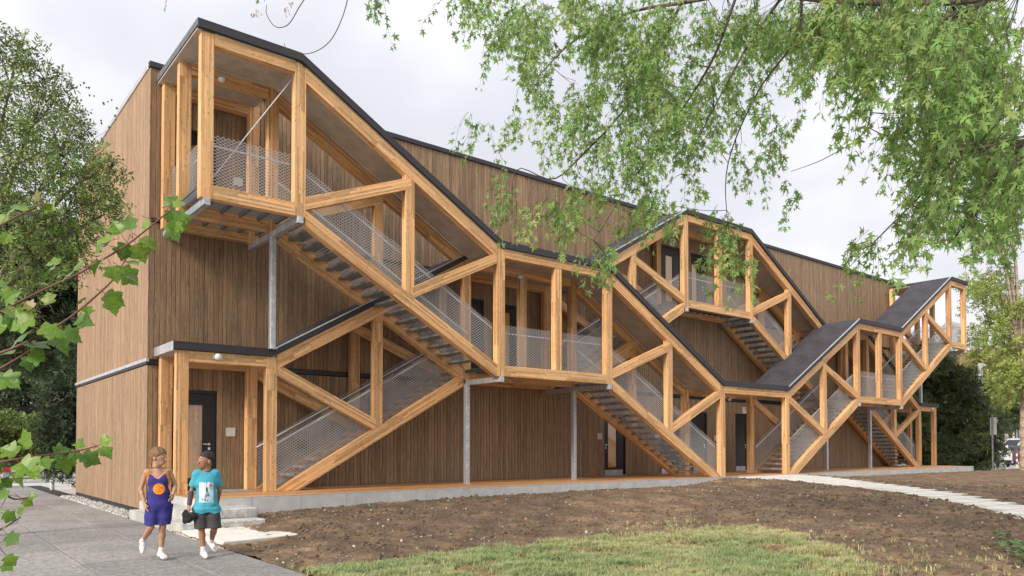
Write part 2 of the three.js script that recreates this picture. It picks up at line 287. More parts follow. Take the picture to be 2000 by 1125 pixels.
// ---------- the stair gallery ----------
const gallery = thing('stair_gallery', 'zigzag gallery of covered timber stairs with steel mesh railings fixed to facade', 'stairs');
const GX = [0.31, 2.17, 7.43, 11.3, 16.58, 20.42, 25.65, 29.4, 34.68, 36.43], HS = 2.98, PW = 0.12;
const FLOOR = n => 0.54 + HS * n - (n ? 0.02 : 0.04), TOP = n => 3.455 + HS * n;        // walking level and underside of roof
const PL = { F: [2.69, 2.87], M: [1.25, 1.43], B: [0.07, 0.25] };
const gr = rng(303);
const timber = (name, pts, zp, parent, dir, dz = 0) => part(name, prism(pts, zp[0] + dz, zp[1] - Math.abs(dz), 0.006, dir, undefined, gr() * 4, gr() * 0.48), M.larch[Math.floor(gr() * 4)], parent);
function meshPanel(poly, t, map, parent, pw = 0.104, ph = 0.064, bw = 0.0092) {     // expanded metal: two crossing families of strands, clipped to the panel
  const P = [], I = [], L = Math.hypot(pw, ph);
  const xs = poly.map(p => p[0]), ys = poly.map(p => p[1]), x0 = Math.min(...xs), x1 = Math.max(...xs), y0 = Math.min(...ys), y1 = Math.max(...ys);
  for (const s of [1, -1]) {
    const d = [pw / L, s * ph / L], nrm = [-d[1], d[0]], step = pw * ph / L;
    const cs = [[x0, y0], [x1, y0], [x1, y1], [x0, y1]].map(p => p[0] * nrm[0] + p[1] * nrm[1]), lo = Math.min(...cs), hi = Math.max(...cs);
    for (let k = Math.ceil(lo / step); k * step < hi; k++) {
      const c = k * step; let ta = -1e9, tb = 1e9;
      for (let i = 0; i < poly.length; i++) {
        const p = poly[i], q = poly[(i + 1) % poly.length], en = [-(q[1] - p[1]), q[0] - p[0]], o = [nrm[0] * c - p[0], nrm[1] * c - p[1]];
        const num = o[0] * en[0] + o[1] * en[1], den = d[0] * en[0] + d[1] * en[1];
        if (Math.abs(den) < 1e-9) { if (num < 0) { ta = 1; tb = 0; } } else { const tt = -num / den; if (den > 0) ta = Math.max(ta, tt); else tb = Math.min(tb, tt); }
      }
      if (tb - ta < 0.02) continue;
      const base = P.length / 3, tz = t + s * 0.0022;
      for (const tt of [ta, tb]) for (const [w, z] of [[-bw / 2, -0.004], [bw / 2, -0.004], [bw / 2, 0.004], [-bw / 2, 0.004]]) { const a = nrm[0] * (c + w) + d[0] * tt, b = nrm[1] * (c + w) + d[1] * tt; P.push(...map(a, b, tz + z + s * w * 0.3)); }
      for (let q = 0; q < 4; q++) { const r = (q + 1) % 4; I.push(base + q, base + r, base + 4 + q, base + r, base + 4 + r, base + 4 + q); }
    }
  }
  const g = new THREE.BufferGeometry(); g.setAttribute('position', new THREE.Float32BufferAttribute(P, 3)); g.setIndex(I);
  const gg = g.toNonIndexed(); gg.computeVertexNormals();
  const m = part('mesh_panel', gg, M.mesh, parent); return m;
}
const XYZ = (a, b, t) => [a, b, t];
function posts(x, n, planes, parent) { for (const p of planes) timber('post', rect(x - PW, n ? FLOOR(n) - 0.27 : 0.502, x + PW, TOP(n)), PL[p], parent, [0, 1]); }
function roofSlab(poly, z0, z1, parent, trim = M.fascia) {       // poly: underside line left to right as two points; the slab is 150 mm thick, with a covered top, a black edge and a soffit
  const [[xa, ya], [xb, yb]] = poly, t = 0.15;
  part('roof_slab', prism([[xa, ya + 0.004], [xb, yb + 0.004], [xb, yb + t - 0.012], [xa, ya + t - 0.012]], z0, z1, 0.004), M.fascia, parent);
  part('roof_covering', prism([[xa, ya + t - 0.011], [xb, yb + t - 0.011], [xb, yb + t], [xa, ya + t]], z0 + 0.01, z1 - 0.05, 0.002), M.bitumen, parent);
  part('edge_trim', prism([[xa, ya + t - 0.011], [xb, yb + t - 0.011], [xb, yb + t + 0.022], [xa, ya + t + 0.022]], z1 - 0.046, z1 - 0.004, 0.003), trim, parent);
  part('soffit', prism([[xa, ya - 0.022], [xb, yb - 0.022], [xb, yb], [xa, ya]], z0 + 0.05, z1 - 0.07, 0), M.soffit, parent);
}
const LANE = { outer: [1.2, 2.94], inner: [0.015, 1.49], both: [0.015, 2.94] };
function landing(i0, i1, n, lane, o = {}) {
  const g = group('landing', gallery), x0 = GX[i0], x1 = GX[i1], planes = lane === 'both' ? ['F', 'M', 'B'] : lane === 'outer' ? ['F', 'M'] : ['M', 'B'], front = planes[0];
  posts(x0, n, planes, g); posts(x1, n, planes, g);
  for (const p of planes) {
    timber('roof_beam', rect(x0 + PW + 0.002, TOP(n) - 0.235, x1 - PW - 0.002, TOP(n)), PL[p], g, [1, 0], 0.002);
    if (n) timber('floor_beam', rect(x0 + PW + 0.002, FLOOR(n) - 0.268, x1 - PW - 0.002, FLOOR(n) + 0.0), PL[p], g, [1, 0], 0.002);
    if (o.mid && (p === front || (lane === 'both' && p === 'M'))) timber('post', rect((x0 + x1) / 2 - PW, n ? FLOOR(n) + 0.001 : 0.502, (x0 + x1) / 2 + PW, TOP(n) - 0.236), PL[p], g, [0, 1], 0.003);
  }
  const xl = x0 - (o.left ? 0.2 : 0.0), xr = x1 + (o.right ? 0.2 : 0.0), [z0, z1] = LANE[lane];
  roofSlab([[xl, TOP(n)], [xr, TOP(n)]], z0, z1, g);
  if (o.left) { part('end_flashing', box(xl - 0.012, TOP(n) - (n ? -0.03 : 0.02), z0, xl, TOP(n) + 0.165, z1), n ? M.darkmetal : M.zinc, g).userData.label = 'metal flashing across the roof end'; }
  if (o.right) part('end_flashing', box(xr, TOP(n) - 0.03, z0, xr + 0.012, TOP(n) + 0.165, z1), M.zinc, g);
  if (n) {
    const zi = PL[planes[planes.length - 1]][0], zo = PL[front][1], y = FLOOR(n);
    // grating: fine expanded metal on steel joists
    for (let k = 0; k < planes.length - 1; k++) {
      const za = PL[planes[k + 1]][1] + 0.005, zb = PL[planes[k]][0] - 0.005;
      const gp = meshPanel(rect(x0 - 0.1, za, x1 + 0.1, zb), y - 0.012, flatY, g, 0.075, 0.04, 0.014); gp.name = 'floor_grating'; gp.material = M.tread;
      const nj = Math.round((x1 - x0) / 0.36); for (let q = 0; q <= nj; q++) { const x = lerp(x0 - 0.05, x1 + 0.05, q / nj); part('joist', box(x - 0.025, y - 0.09, za, x + 0.025, y - 0.022, zb, 0.002), M.darkmetal, g); }
    }
    const yb = FLOOR(n) - 0.275;
    for (const x of o.steel ?? [x0, x1]) part('steel_beam', merge([box(x - 0.06, yb - 0.13, 0.03, x + 0.06, yb, zo + 0.03, 0.006), box(x - 0.062, yb - 0.132, zo + 0.0301, x + 0.062, yb + 0.0, zo + 0.036, 0.001)]), M.galv, g);
    // front railing
    const bays = o.mid ? [[x0, (x0 + x1) / 2], [(x0 + x1) / 2, x1]] : [[x0, x1]];
    for (const [a, b] of bays) meshPanel(rect(a + PW - 0.03, y + 0.03, b - PW + 0.03, y + 1.05), PL[front][0] - 0.02, XYZ, g);
    part('handrail', tube([[x0 + 0.05, y + 0.86, PL[front][0] - 0.09], [x1 - 0.05, y + 0.86, PL[front][0] - 0.09]], 0.017), M.rail, g);
    for (const side of ['left', 'right']) if (o[side]) {
      const x = side === 'left' ? x0 + 0.08 : x1 - 0.08;
      for (let k = 0; k < planes.length - 1; k++) meshPanel(rect(PL[planes[k + 1]][1] - 0.02, y + 0.03, PL[planes[k]][0] + 0.02, y + 1.05), x, inZY, g);
      part('handrail', tube([[x + (side === 'left' ? 0.1 : -0.1), y + 0.86, zi + 0.1], [x + (side === 'left' ? 0.1 : -0.1), y + 0.86, zo - 0.15]], 0.017), M.rail, g);
      part('edge_channel', box(x - 0.06 + (side === 'left' ? -0.08 : 0.08), y - 0.11, zi + 0.2, x + (side === 'left' ? -0.08 : 0.08), y + 0.02, zo - 0.2), M.galv, g);
    }
  }
  if (n === 0 || o.lampAt) { const x = o.lampAt ?? (x0 + x1) / 2; void x; }
  return g;
}
function flight(ia, ib, na, nb, lane, o = {}) {
  const g = group('stair_flight', gallery), xa = GX[ia] + PW + 0.002, xb = GX[ib] - PW - 0.002, up = nb > na, [pf, pb] = lane === 'outer' ? ['F', 'M'] : ['M', 'B'];
  const slope = (nb - na) * HS / (GX[ib] - GX[ia]), hv = 0.28 * Math.sqrt(1 + slope * slope), bv = 0.235 * Math.sqrt(1 + 0.29);
  const yT = x => { const hiX = up ? GX[ib] : GX[ia], hiY = FLOOR(Math.max(na, nb)); return hiY - 0.05 - Math.abs(x - hiX) * Math.abs(slope); };      // top edge of the lower chord
  const xm = (GX[ia] + GX[ib]) / 2, chord = (x0, x1, f, h) => [[x0, f(x0) - h], [x1, f(x1) - h], [x1, f(x1)], [x0, f(x0)]], dirC = [1 / Math.hypot(1, slope), slope / Math.hypot(1, slope)];
  for (const [k, p] of [[0, pf], [1, pb]]) {
    const dz = (lane === 'outer' && p === 'M') ? 0.004 : 0.001, skip = o.share?.includes(p);
    // the lower chord meets the deck: cut level there
    let poly = chord(xa, xb, yT, hv);
    if (Math.min(na, nb) === 0) { const xe = up ? xa : xb, s = up ? 1 : -1, yD = 0.504, xc = xe + s * Math.max(0, (yD - (yT(xe) - hv)) / Math.abs(slope)); poly = up ? [[xe, yD], [xc, yD], [xb, yT(xb) - hv], [xb, yT(xb)], [xe, yT(xe)]] : [[xa, yT(xa) - hv], [xc, yD], [xe, yD], [xe, yT(xe)], [xa, yT(xa)]]; }
    timber('stringer', poly, PL[p], g, dirC, dz);
    const yU = x => yT(x) + HS;
    timber('top_chord', chord(xa, xb, yU, hv), PL[p], g, dirC, dz);
    timber('post', [[xm - PW, yT(xm - PW) + 0.002], [xm + PW, yT(xm + PW) + 0.002], [xm + PW, yU(xm + PW) - hv - 0.002], [xm - PW, yU(xm - PW) - hv - 0.002]], PL[p], g, [0, 1], dz + 0.004);
    const s = up ? -1 : 1, brace = (x0, y0, x1, y1) => { const d = [x1 - x0, y1 - y0], l = Math.hypot(...d); timber('brace', [[x0, y0 - bv / 2], [x1, y1 - bv / 2], [x1, y1 + bv / 2], [x0, y0 + bv / 2]], PL[p], g, [d[0] / l, d[1] / l], dz + 0.002); };
    if (!up) { brace(xa, yT(xa) + bv / 2 + 0.01, xm + 0.03, yU(xm) - hv - bv / 2 + 0.03); if (!skip) brace(xm + PW - 0.06, yT(xm + PW) + bv / 2 - 0.02, xb, yU(xb) - hv - bv / 2 + 0.12); }
    else { if (!(o.noFirst?.includes(p))) brace(xa, yU(xa) - hv - bv / 2 + 0.12, xm - PW + 0.06, yT(xm - PW) + bv / 2 - 0.02); if (!skip) brace(xm - 0.03, yU(xm) - hv - bv / 2 + 0.03, xb, yT(xb) + bv / 2 + 0.01); }
    const zin = k ? PL[p][1] + 0.02 : PL[p][0] - 0.02, zr = k ? PL[p][1] + 0.1 : PL[p][0] - 0.1;
    meshPanel([[xa, yT(xa) + 0.0], [xb, yT(xb)], [xb, yT(xb) + 1.02], [xa, yT(xa) + 1.02]], zin, XYZ, g);
    part('handrail', tube([[xa - 0.05, yT(xa) + 0.93, zr], [xb + 0.05, yT(xb) + 0.93, zr]], 0.019), M.rail, g);
  }
  const zA = PL[pb][1] + 0.012, zB = PL[pf][0] - 0.012, nr = 17, rise = HS / nr, run = (GX[ib] - GX[ia] - 0.1) / nr;
  for (let i = 0; i < nr - 1; i++) {
    const y = FLOOR(Math.max(na, nb)) - (i + 1) * rise, xc = up ? GX[ib] - (i + 0.62) * run : GX[ia] + (i + 0.62) * run;
    const t = part('tread', o.tread(zB - zA), M.tread, g); t.position.set(xc, y, (zA + zB) / 2); if (up) t.rotation.y = Math.PI;
    part('tread_support', o.cleat(), M.larch[2], g).position.set(xc, y - 0.055, zA + 0.02);
    part('tread_support', o.cleat(), M.larch[0], g).position.set(xc, y - 0.055, zB - 0.02);
  }
  const [z0, z1] = LANE[lane], xl = GX[ia], xr = GX[ib], yl = TOP(na), yr = TOP(nb);
  roofSlab([[xl, yl], [xr, yr]], z0, z1, g, up ? M.zinc : M.fascia);
  return g;
}
// one tread: open steel grating with a nosing; one wooden cleat
const treadGeo = new Map();
function treadFor(w) {
  const key = w.toFixed(2); if (treadGeo.has(key)) return treadGeo.get(key);
  const L = [box(-0.15, -0.05, -w / 2, -0.144, 0, w / 2, 0), box(0.13, -0.062, -w / 2, 0.15, 0, w / 2, 0.003), box(-0.144, -0.05, -w / 2, 0.13, 0, -w / 2 + 0.006, 0), box(-0.144, -0.05, w / 2 - 0.006, 0.13, 0, w / 2, 0)];
  for (let k = 0; k < 8; k++) { const x = -0.125 + k * 0.033; L.push(box(x - 0.009, -0.045, -w / 2 + 0.007, x + 0.009, -0.002, w / 2 - 0.007, 0)); }
  const g = merge(L); treadGeo.set(key, g); return g;
}
const cleatGeo = box(-0.15, -0.03, -0.02, 0.14, 0.004, 0.02, 0.004);
const FO = { tread: treadFor, cleat: () => cleatGeo };
landing(0, 1, 0, 'inner', { left: true });                                   // ground entrance
landing(0, 1, 2, 'both', { left: true });                                    // top landing above it
landing(2, 3, 1, 'both', { mid: true });
landing(4, 5, 0, 'outer');
landing(4, 5, 2, 'inner', { mid: true });
landing(6, 7, 1, 'both', { mid: true });
landing(8, 9, 2, 'both', { right: true });
landing(8, 9, 0, 'inner', { right: true });
flight(1, 2, 0, 1, 'inner', { ...FO, share: ['M'] });
flight(1, 2, 2, 1, 'outer', { ...FO, share: ['M'] });
flight(3, 4, 1, 0, 'outer', { ...FO, share: ['M'] });
flight(3, 4, 1, 2, 'inner', { ...FO, noFirst: ['M'] });
flight(5, 6, 2, 1, 'inner', { ...FO, share: ['M'] });
flight(5, 6, 0, 1, 'outer', { ...FO, share: ['M'] });
flight(7, 8, 1, 2, 'outer', { ...FO });
flight(7, 8, 1, 0, 'inner', { ...FO });
// galvanised columns
for (const [x, y0, y1] of [[2.14, 3.612, 6.105], [7.36, 0.502, 3.125], [11.22, 0.502, 3.125], [25.6, 0.502, 3.125], [29.36, 0.502, 3.125], [34.6, 3.612, 6.105]]) {
  const c = group('steel_column', gallery);
  part('shaft', box(x - 0.06, y0, 1.44, x + 0.06, y1, 1.56, 0.008), M.galv, c);
  part('foot_plate', box(x - 0.09, y0 + 0.0005, 1.41, x + 0.09, y0 + 0.012, 1.59, 0.001), M.galv, c);
}
part('tension_rod', tube([[2.06, 9.1, 2.64], [0.44, 6.62, 2.64]], 0.012), M.rail, gallery);
// conduit and small lamps
function bulkhead(x, y, z, down) {
  const l = group('bulkhead_lamp', gallery);
  const pr = [[0, 0], [0.07, 0], [0.075, 0.03], [0.055, 0.075], [0.02, 0.09], [0, 0.092]].map(p => new THREE.Vector2(...p)), g = new THREE.LatheGeometry(pr, 14); g.rotateX(down ? Math.PI : Math.PI / 2);
  part('lamp_glass', g, M.white, l).position.set(x, y, z);
  part('lamp_base', down ? box(x - 0.1, y, z - 0.06, x + 0.1, y + 0.03, z + 0.06) : box(x - 0.1, y - 0.05, z - 0.015, x + 0.1, y + 0.05, z), M.galv, l);
}
bulkhead(1.0, 3.36, 1.446, false); bulkhead(0.95, 9.16, 1.7, true); bulkhead(9.0, 6.17, 1.7, true); bulkhead(18.6, 3.19, 1.7, true); bulkhead(36.0, 3.35, 1.446, false);
part('conduit', tube([[0.45, 9.4, 1.5], [2.2, 9.4, 1.5], [7.2, 6.52, 1.5]], 0.012), M.rail, gallery);
part('conduit', tube([[11.4, 6.3, 1.5], [16.4, 3.47, 1.5]], 0.012), M.rail, gallery);

// ---------- deck ----------
const deck = structure('deck');
{
  const r = rng(55), z0 = 0.02, z1 = 2.9, n = 20;
  part('deck_base', box(0.22, 0.0, 0.0, 36.9, 0.44, 2.885, 0), M.black, deck);
  for (let k = 0; k < n; k++) { const a = lerp(z0, z1, k / n), b = lerp(z0, z1, (k + 1) / n) - 0.006; for (const [xa, xb] of [[0.22, 12.4], [12.404, 24.6], [24.604, 36.9]]) part('deck_board', prism(rect(xa, a, xb, b), 0.46, 0.5, 0.004, [1, 0], flatY, r() * 4, r()), M.deck[Math.floor(r() * 3)], deck); }
  const joints = []; for (let x = 0.2; x < 36.9; x += 1.0) joints.push(x);
  joints.forEach((x, i) => part('edge_panel', box(x + 0.003, -0.1, 2.905, Math.min(x + 0.997, 36.95), 0.503 + (r() - 0.5) * 0.002, 2.965, 0.004, [1, 0], r() * 5, r() * 5), M.concrete, deck));
  for (const [a, b] of [[0.06, 1.1], [1.106, 2.9]]) part('edge_panel', prism(rect(a, -0.1, b, 0.503), 0.14, 0.196, 0.004, [1, 0], inZY), M.concrete, deck);
  part('edge_panel', prism(rect(0.06, 0.05, 2.965, 0.503), 36.905, 36.96, 0.004, [1, 0], inZY), M.concrete, deck);
  part('entrance_mat', box(0.35, 0.501, 0.05, 2.0, 0.512, 1.2, 0.002), M.galv, deck);
  part('edge_nosing', box(0.14, 0.504, 2.902, 36.96, 0.512, 2.968, 0.002), M.zinc, deck);
}
// ---------- ground, paving, soil, grass ----------
const tab = (T, x) => { if (x <= T[0][0]) return T[0][1]; for (let i = 1; i < T.length; i++) if (x <= T[i][0]) return lerp(T[i - 1][1], T[i][1], (x - T[i - 1][0]) / (T[i][0] - T[i - 1][0])); return T[T.length - 1][1]; };
M.street = std({ map: grain(1024, 1024, 6, 6, [188, 184, 180], 0.24, 64, 81), roughness: 0.95 });
{
  const g = new THREE.PlaneGeometry(900, 900); g.rotateX(-Math.PI / 2); g.setAttribute('uv', new THREE.Float32BufferAttribute([0, 900, 900, 900, 0, 0, 900, 0], 2));
  const m = part('ground', g, M.street, scene); m.position.set(20, -0.07, 0); m.userData.kind = 'structure';
}
const pave = structure('pavement');
{
  const r = rng(61), cols = [-0.44, -1.25, -2.32, -3.5, -4.9, -6.4, -8];
  part('paving_bed', box(-8.2, -0.065, -16.6, 0.1, -0.03, 18, 0), std({ color: new THREE.Color().setRGB(0.03, 0.028, 0.022), roughness: 1 }), pave);
  for (let c = 0; c < cols.length - 1; c++) {
    let z = -16.5 - r();
    while (z < 17.5) { const l = 1.5 + r() * 1.5, z1 = Math.min(z + l, 17.9); part('paving_slab', prism(rect(cols[c + 1] + 0.007, Math.max(z, -16.5) + 0.007, cols[c] - 0.007, z1 - 0.007), -0.06, (r() - 0.5) * 0.006, 0.006, [1, 0], flatY, r() * 3, r() * 3), M.asphalt[Math.floor(r() * 3)], pave); z = z1; }
  }
}
const PXL = [[2.97, 17.2], [4.5, 17.2], [6, 16.9], [9, 15.25], [11.45, 13.0], [12.85, 11.1], [15, 8.0]], PXR = [[2.97, 20.6], [4.5, 20.2], [6.6, 18.7], [9.6, 16.4], [12, 13.8], [15, 9.9]], PY = [[2.97, 0.494], [6, 0.42], [9, 0.36], [11.5, 0.3], [14, 0.25]];
const walk = structure('garden_path');
{
  const r = rng(71);
  for (let z = 2.972; z < 14.6; z += 0.52) {
    const zc = z + 0.26, a = tab(PXL, zc), b = tab(PXR, zc), y = tab(PY, zc), n = b - a > 2.4 ? 3 : 2, off = r() * 0.12;
    for (let k = 0; k < n; k++) part('paving_slab', prism(rect(lerp(a, b, k / n) + 0.004 + off, z + 0.004, lerp(a, b, (k + 1) / n) - 0.004 + off, z + 0.516), y - 0.07, y + (r() - 0.5) * 0.006, 0.004, [1, 0], flatY, r() * 3, r() * 3), M.paleSlab, walk);
  }
}
const EDGE = [[-0.5, 0.0], [0.9, 0.12], [1.5, 0.2], [4, 0.26], [8, 0.3], [14, 0.29], [15.6, 0.33], [17, 0.44], [21, 0.40], [23, 0.32], [36, 0.28], [50, 0.22]], MIDH = [[-0.5, 0.0], [4, 0.05], [8, 0.12], [13, 0.28], [20, 0.3], [50, 0.2]];
function soilY(x, z, fine = true) {
  const a = tab(EDGE, x), b = tab(MIDH, x); let h = lerp(a, b, smooth(3, 9.5, z));
  const pl = tab(PXL, z), pr = tab(PXR, z), py = tab(PY, z), d = x < pl ? pl - x : x > pr ? x - pr : 0;
  h = lerp(h, py - (d === 0 ? 0.09 : 0.015), d === 0 ? 1 : 1 - smooth(0.0, 2.6, d));
  if (x < 0.6) h *= smooth(-0.45, 0.6, x);
  const inP = d > 0.06 ? 1 : 0.1;
  h += inP * (0.05 * (fbm(x * 0.8, z * 0.8, 3, 5) - 0.5) + 0.075 * (fbm(x * 3.1, z * 3.1, 3, 6) - 0.5));
  if (fine) h += inP * (0.034 * (fbm(x * 9, z * 9, 3, 8) - 0.5) + 0.02 * (hash(Math.round(x * 60), Math.round(z * 60), 4) - 0.5));
  h += 0.32 * Math.exp(-((x - 41.5) ** 2 * 1.2 + (z - 4.6) ** 2 * 1.2));
  return h;
}
// the worn lawn: 1 inside, 0 on bare soil
function grassAt(x, z) {
  const e = tab([[-0.6, 8.45], [-0.1, 8.75], [0.9, 9.25], [1.9, 8.95], [3.5, 9.2], [6, 9.5], [6.85, 10.2], [7.2, 10.6]], x), right = tab([[9, 6.6], [10.2, 6.9], [11, 6.7], [12.2, 5.9], [12.9, 5.1], [15, 2.8], [17, 0.5]], z);
  const n = (fbm(x * 1.6, z * 1.6, 4, 90) - 0.5) * 1.7 + (fbm(x * 7, z * 7, 3, 95) - 0.5) * 0.9;
  return smooth(-0.2, 0.3, Math.min(z - e, right - x) + n * 0.7) * smooth(-0.5, -0.3, x);
}
M.soil = std({ map: grain(1024, 1024, 1.4, 1.4, [124, 104, 82], 0.6, 48, 91, 0.25), vertexColors: true, bumpMap: midBump, bumpScale: 0.012, roughness: 1 });
{
  const xs = [], zs = []; for (let x = -0.44; x < 12; x += 0.05) xs.push(x); for (let x = 12; x < 24; x += 0.09) xs.push(x); for (let x = 24; x <= 46; x += 0.25) xs.push(x);
  for (let z = 2.967; z < 16; z += 0.05) zs.push(z);
  const P = [], C = [], U = [], I = [];
  for (const z of zs) for (const x of xs) {
    P.push(x, soilY(x, z), z); U.push(x, z);
    const dry = clamp(smooth(0.38, 0.66, fbm(x * 0.5, z * 0.5, 5, 12)) + smooth(19, 24, x) * 0.7), g = grassAt(x, z), m = 0.82 + 0.36 * fbm(x * 2.5, z * 2.5, 4, 15);
    C.push(lerp(lerp(0.62, 0.9, dry), 0.95, g) * m, lerp(lerp(0.59, 0.86, dry), 0.95, g) * m, lerp(lerp(0.57, 0.82, dry), 0.72, g) * m);
  }
  const nx = xs.length; for (let j = 0; j < zs.length - 1; j++) for (let i = 0; i < nx - 1; i++) { const a = j * nx + i; I.push(a, a + nx, a + 1, a + 1, a + nx, a + nx + 1); }
  const g = new THREE.BufferGeometry(); g.setAttribute('position', new THREE.Float32BufferAttribute(P, 3)); g.setAttribute('color', new THREE.Float32BufferAttribute(C, 3)); g.setAttribute('uv', new THREE.Float32BufferAttribute(U, 2)); g.setIndex(I); g.computeVertexNormals();
  part('soil', g, M.soil, scene).userData.kind = 'structure';
}
function instanced(name, geo, mat, list, parent, colors) {       // list of Matrix4
  const m = new THREE.InstancedMesh(geo, mat, list.length); m.name = name; list.forEach((x, i) => m.setMatrixAt(i, x)); if (colors) colors.forEach((c, i) => m.setColorAt(i, c)); m.castShadow = m.receiveShadow = true; m.userData.kind = 'stuff'; parent.add(m); return m;
}
const mat4 = (p, q, s) => new THREE.Matrix4().compose(p, q, s.isVector3 ? s : V3(s, s, s));
const rq = r => new THREE.Quaternion().setFromEuler(new THREE.Euler(r() * 6.28, r() * 6.28, r() * 6.28));
function rock(seed, flat = 0.7) { const r = rng(seed), g = new THREE.IcosahedronGeometry(1, 1), p = g.attributes.position, mp = new Map(); for (let i = 0; i < p.count; i++) { const k = [p.getX(i), p.getY(i), p.getZ(i)].map(v => v.toFixed(3)).join(); if (!mp.has(k)) mp.set(k, 0.72 + 0.5 * r()); const s = mp.get(k); p.setXYZ(i, p.getX(i) * s, p.getY(i) * s * flat, p.getZ(i) * s); } g.computeVertexNormals(); return g; }
{
  const r = rng(77), L = [], C = [], S = [], SC = [];
  const mound = (x, z) => 0.25 + 1.2 * smooth(0.45, 0.7, fbm(x * 0.9, z * 0.9, 3, 222)) + (x > 7 && z > 7 && x < 14 ? 0.9 : 0);
  while (L.length < 10500) { const x = -0.3 + Math.pow(r(), 1.3) * 22, z = 3.0 + r() * 11.5; if (grassAt(x, z) > 0.4 && r() > 0.06) continue; const pl = tab(PXL, z), pr = tab(PXR, z); if (x > pl - 0.05 && x < pr + 0.05) continue; if (r() > mound(x, z) * 0.8) continue; if (x < 0.95 && z < 6.2) continue; const s = 0.006 + 0.034 * Math.pow(r(), 3.4) + (r() < 0.02 ? 0.02 : 0); L.push(mat4(V3(x, soilY(x, z) + s * 0.15, z), rq(r), s)); const k = 0.7 + 0.6 * r(); C.push(new THREE.Color().setRGB(0.125 * k, 0.092 * k, 0.064 * k)); }
  while (S.length < 1900) { const x = -0.3 + Math.pow(r(), 1.3) * 20, z = 3.0 + r() * 11.5; if (grassAt(x, z) > 0.5 && r() > 0.1) continue; const pl = tab(PXL, z), pr = tab(PXR, z); if (x > pl - 0.05 && x < pr + 0.05) continue; if (x < 0.95 && z < 6.2) continue; const s = 0.004 + 0.022 * Math.pow(r(), 4); S.push(mat4(V3(x, soilY(x, z) + s * 0.3, z), rq(r), s)); const k = 0.35 + 0.7 * r(), t = r(); SC.push(new THREE.Color().setRGB(0.5 * k, (0.45 + 0.03 * t) * k, (0.36 + 0.08 * t) * k)); }
  tag(instanced('soil_clods', rock(3), std({ roughness: 1 }), L, scene, C), 'dark earth clods strewn over the bare soil', 'soil');
  tag(instanced('pebbles', rock(4), std({ roughness: 0.9 }), S, scene, SC), 'pale pebbles scattered over the bare soil', 'pebbles');
  const G = [], GC = []; for (let k = 0; k < 3600; k++) { const z = 0.1 - r() * 8.4, x = -0.43 + r() * 0.42, s = 0.016 + r() * 0.024; if (x > -0.12 && r() < 0.6) continue; G.push(mat4(V3(x, -0.02 + r() * 0.03, z), rq(r), s)); const c = 0.25 + r() * 0.35; GC.push(new THREE.Color().setRGB(c, c * 0.98, c * 0.94)); }
  tag(instanced('gravel', rock(5), std({ roughness: 0.9 }), G, scene, GC), 'white gravel strip along the foot of the end wall', 'gravel');
}
{ // lawn: tufts of bent blades
  const r = rng(88), tuft = seed => { const q = rng(seed), P = [], I = []; for (let b = 0; b < 9; b++) { const a = q() * 6.28, d = q() * 0.03, h = 0.03 + q() * 0.06, lean = 0.015 + q() * 0.06, w = 0.0016 + q() * 0.0012, bx = Math.cos(a) * d, bz = Math.sin(a) * d, la = q() * 6.28, lx = Math.cos(la), lz = Math.sin(la), n = P.length / 3; for (const [t, ww] of [[0, 1], [0.5, 0.8]]) { const x = bx + lx * lean * t * t, z = bz + lz * lean * t * t; P.push(x - lz * w * ww, h * t, z + lx * w * ww, x + lz * w * ww, h * t, z - lx * w * ww); } P.push(bx + lx * lean, h * (1 - lean * 4), bz + lz * lean); I.push(n, n + 1, n + 2, n + 1, n + 3, n + 2, n + 2, n + 3, n + 4); } const g = new THREE.BufferGeometry(); g.setAttribute('position', new THREE.Float32BufferAttribute(P, 3)); g.setIndex(I); g.computeVertexNormals(); return g; };
  const L = [[], [], []], C = [[], [], []]; let n = 0;
  while (n < 36000) { const x = -0.4 + r() * 7.6, z = 8.4 + r() * 6.5; const g = grassAt(x, z); if (r() > Math.max(g, z > 9.2 || x > 4.5 ? 0.012 : 0.004)) continue; if (g > 0.2 && r() < 0.96 * smooth(0.52, 0.64, fbm(x * 1.9, z * 1.9, 4, 140))) continue; const k = Math.floor(r() * 3), s = 0.7 + r() * 0.7; const d = clamp(0.45 * smooth(0.36, 0.68, fbm(x * 0.9, z * 0.9, 5, 131)) + (r() - 0.3) * 0.95 + 0.4 * smooth(4.2, 6.5, x) * fbm(x * 2, z * 2, 2, 133) * 1.6); L[k].push(mat4(V3(x, soilY(x, z, false) - 0.004, z), new THREE.Quaternion().setFromEuler(new THREE.Euler(0, r() * 6.28, 0)), V3(s, s, s))); const b = 0.75 + 0.5 * r(); C[k].push(new THREE.Color().setRGB(lerp(0.2, 0.5, d) * b, lerp(0.3, 0.46, d) * b, lerp(0.12, 0.24, d) * b)); n++; }
  const lawn = new THREE.Group(); lawn.name = 'grass'; lawn.userData.kind = 'stuff'; scene.add(lawn); tag(lawn, 'patchy green and straw coloured lawn in front of the bare soil', 'grass');
  for (let k = 0; k < 3; k++) instanced('grass_tufts', tuft(500 + k), std({ roughness: 0.9, side: THREE.DoubleSide }), L[k], lawn, C[k]);
}
// ---------- concrete steps before the entrance ----------
{
  const t = thing('concrete_steps', 'rough grey concrete block steps up to the timber deck', 'steps');
  part('step', box(-0.22, 0.18, 0.3, 1.06, 0.352, 3.62, 0.012, [1, 0], 0.3, 0.2), M.stone, t);
  part('step', box(-0.42, -0.02, 0.34, 1.02, 0.178, 4.12, 0.014, [1, 0], 1.3, 0.7), M.stone, t);
  part('base_slab', prism([[-0.42, 4.13], [0.86, 4.13], [0.95, 5.85], [-0.38, 6.12]], -0.05, 0.075, 0.012, [1, 0], flatY), M.paleSlab, t);
}
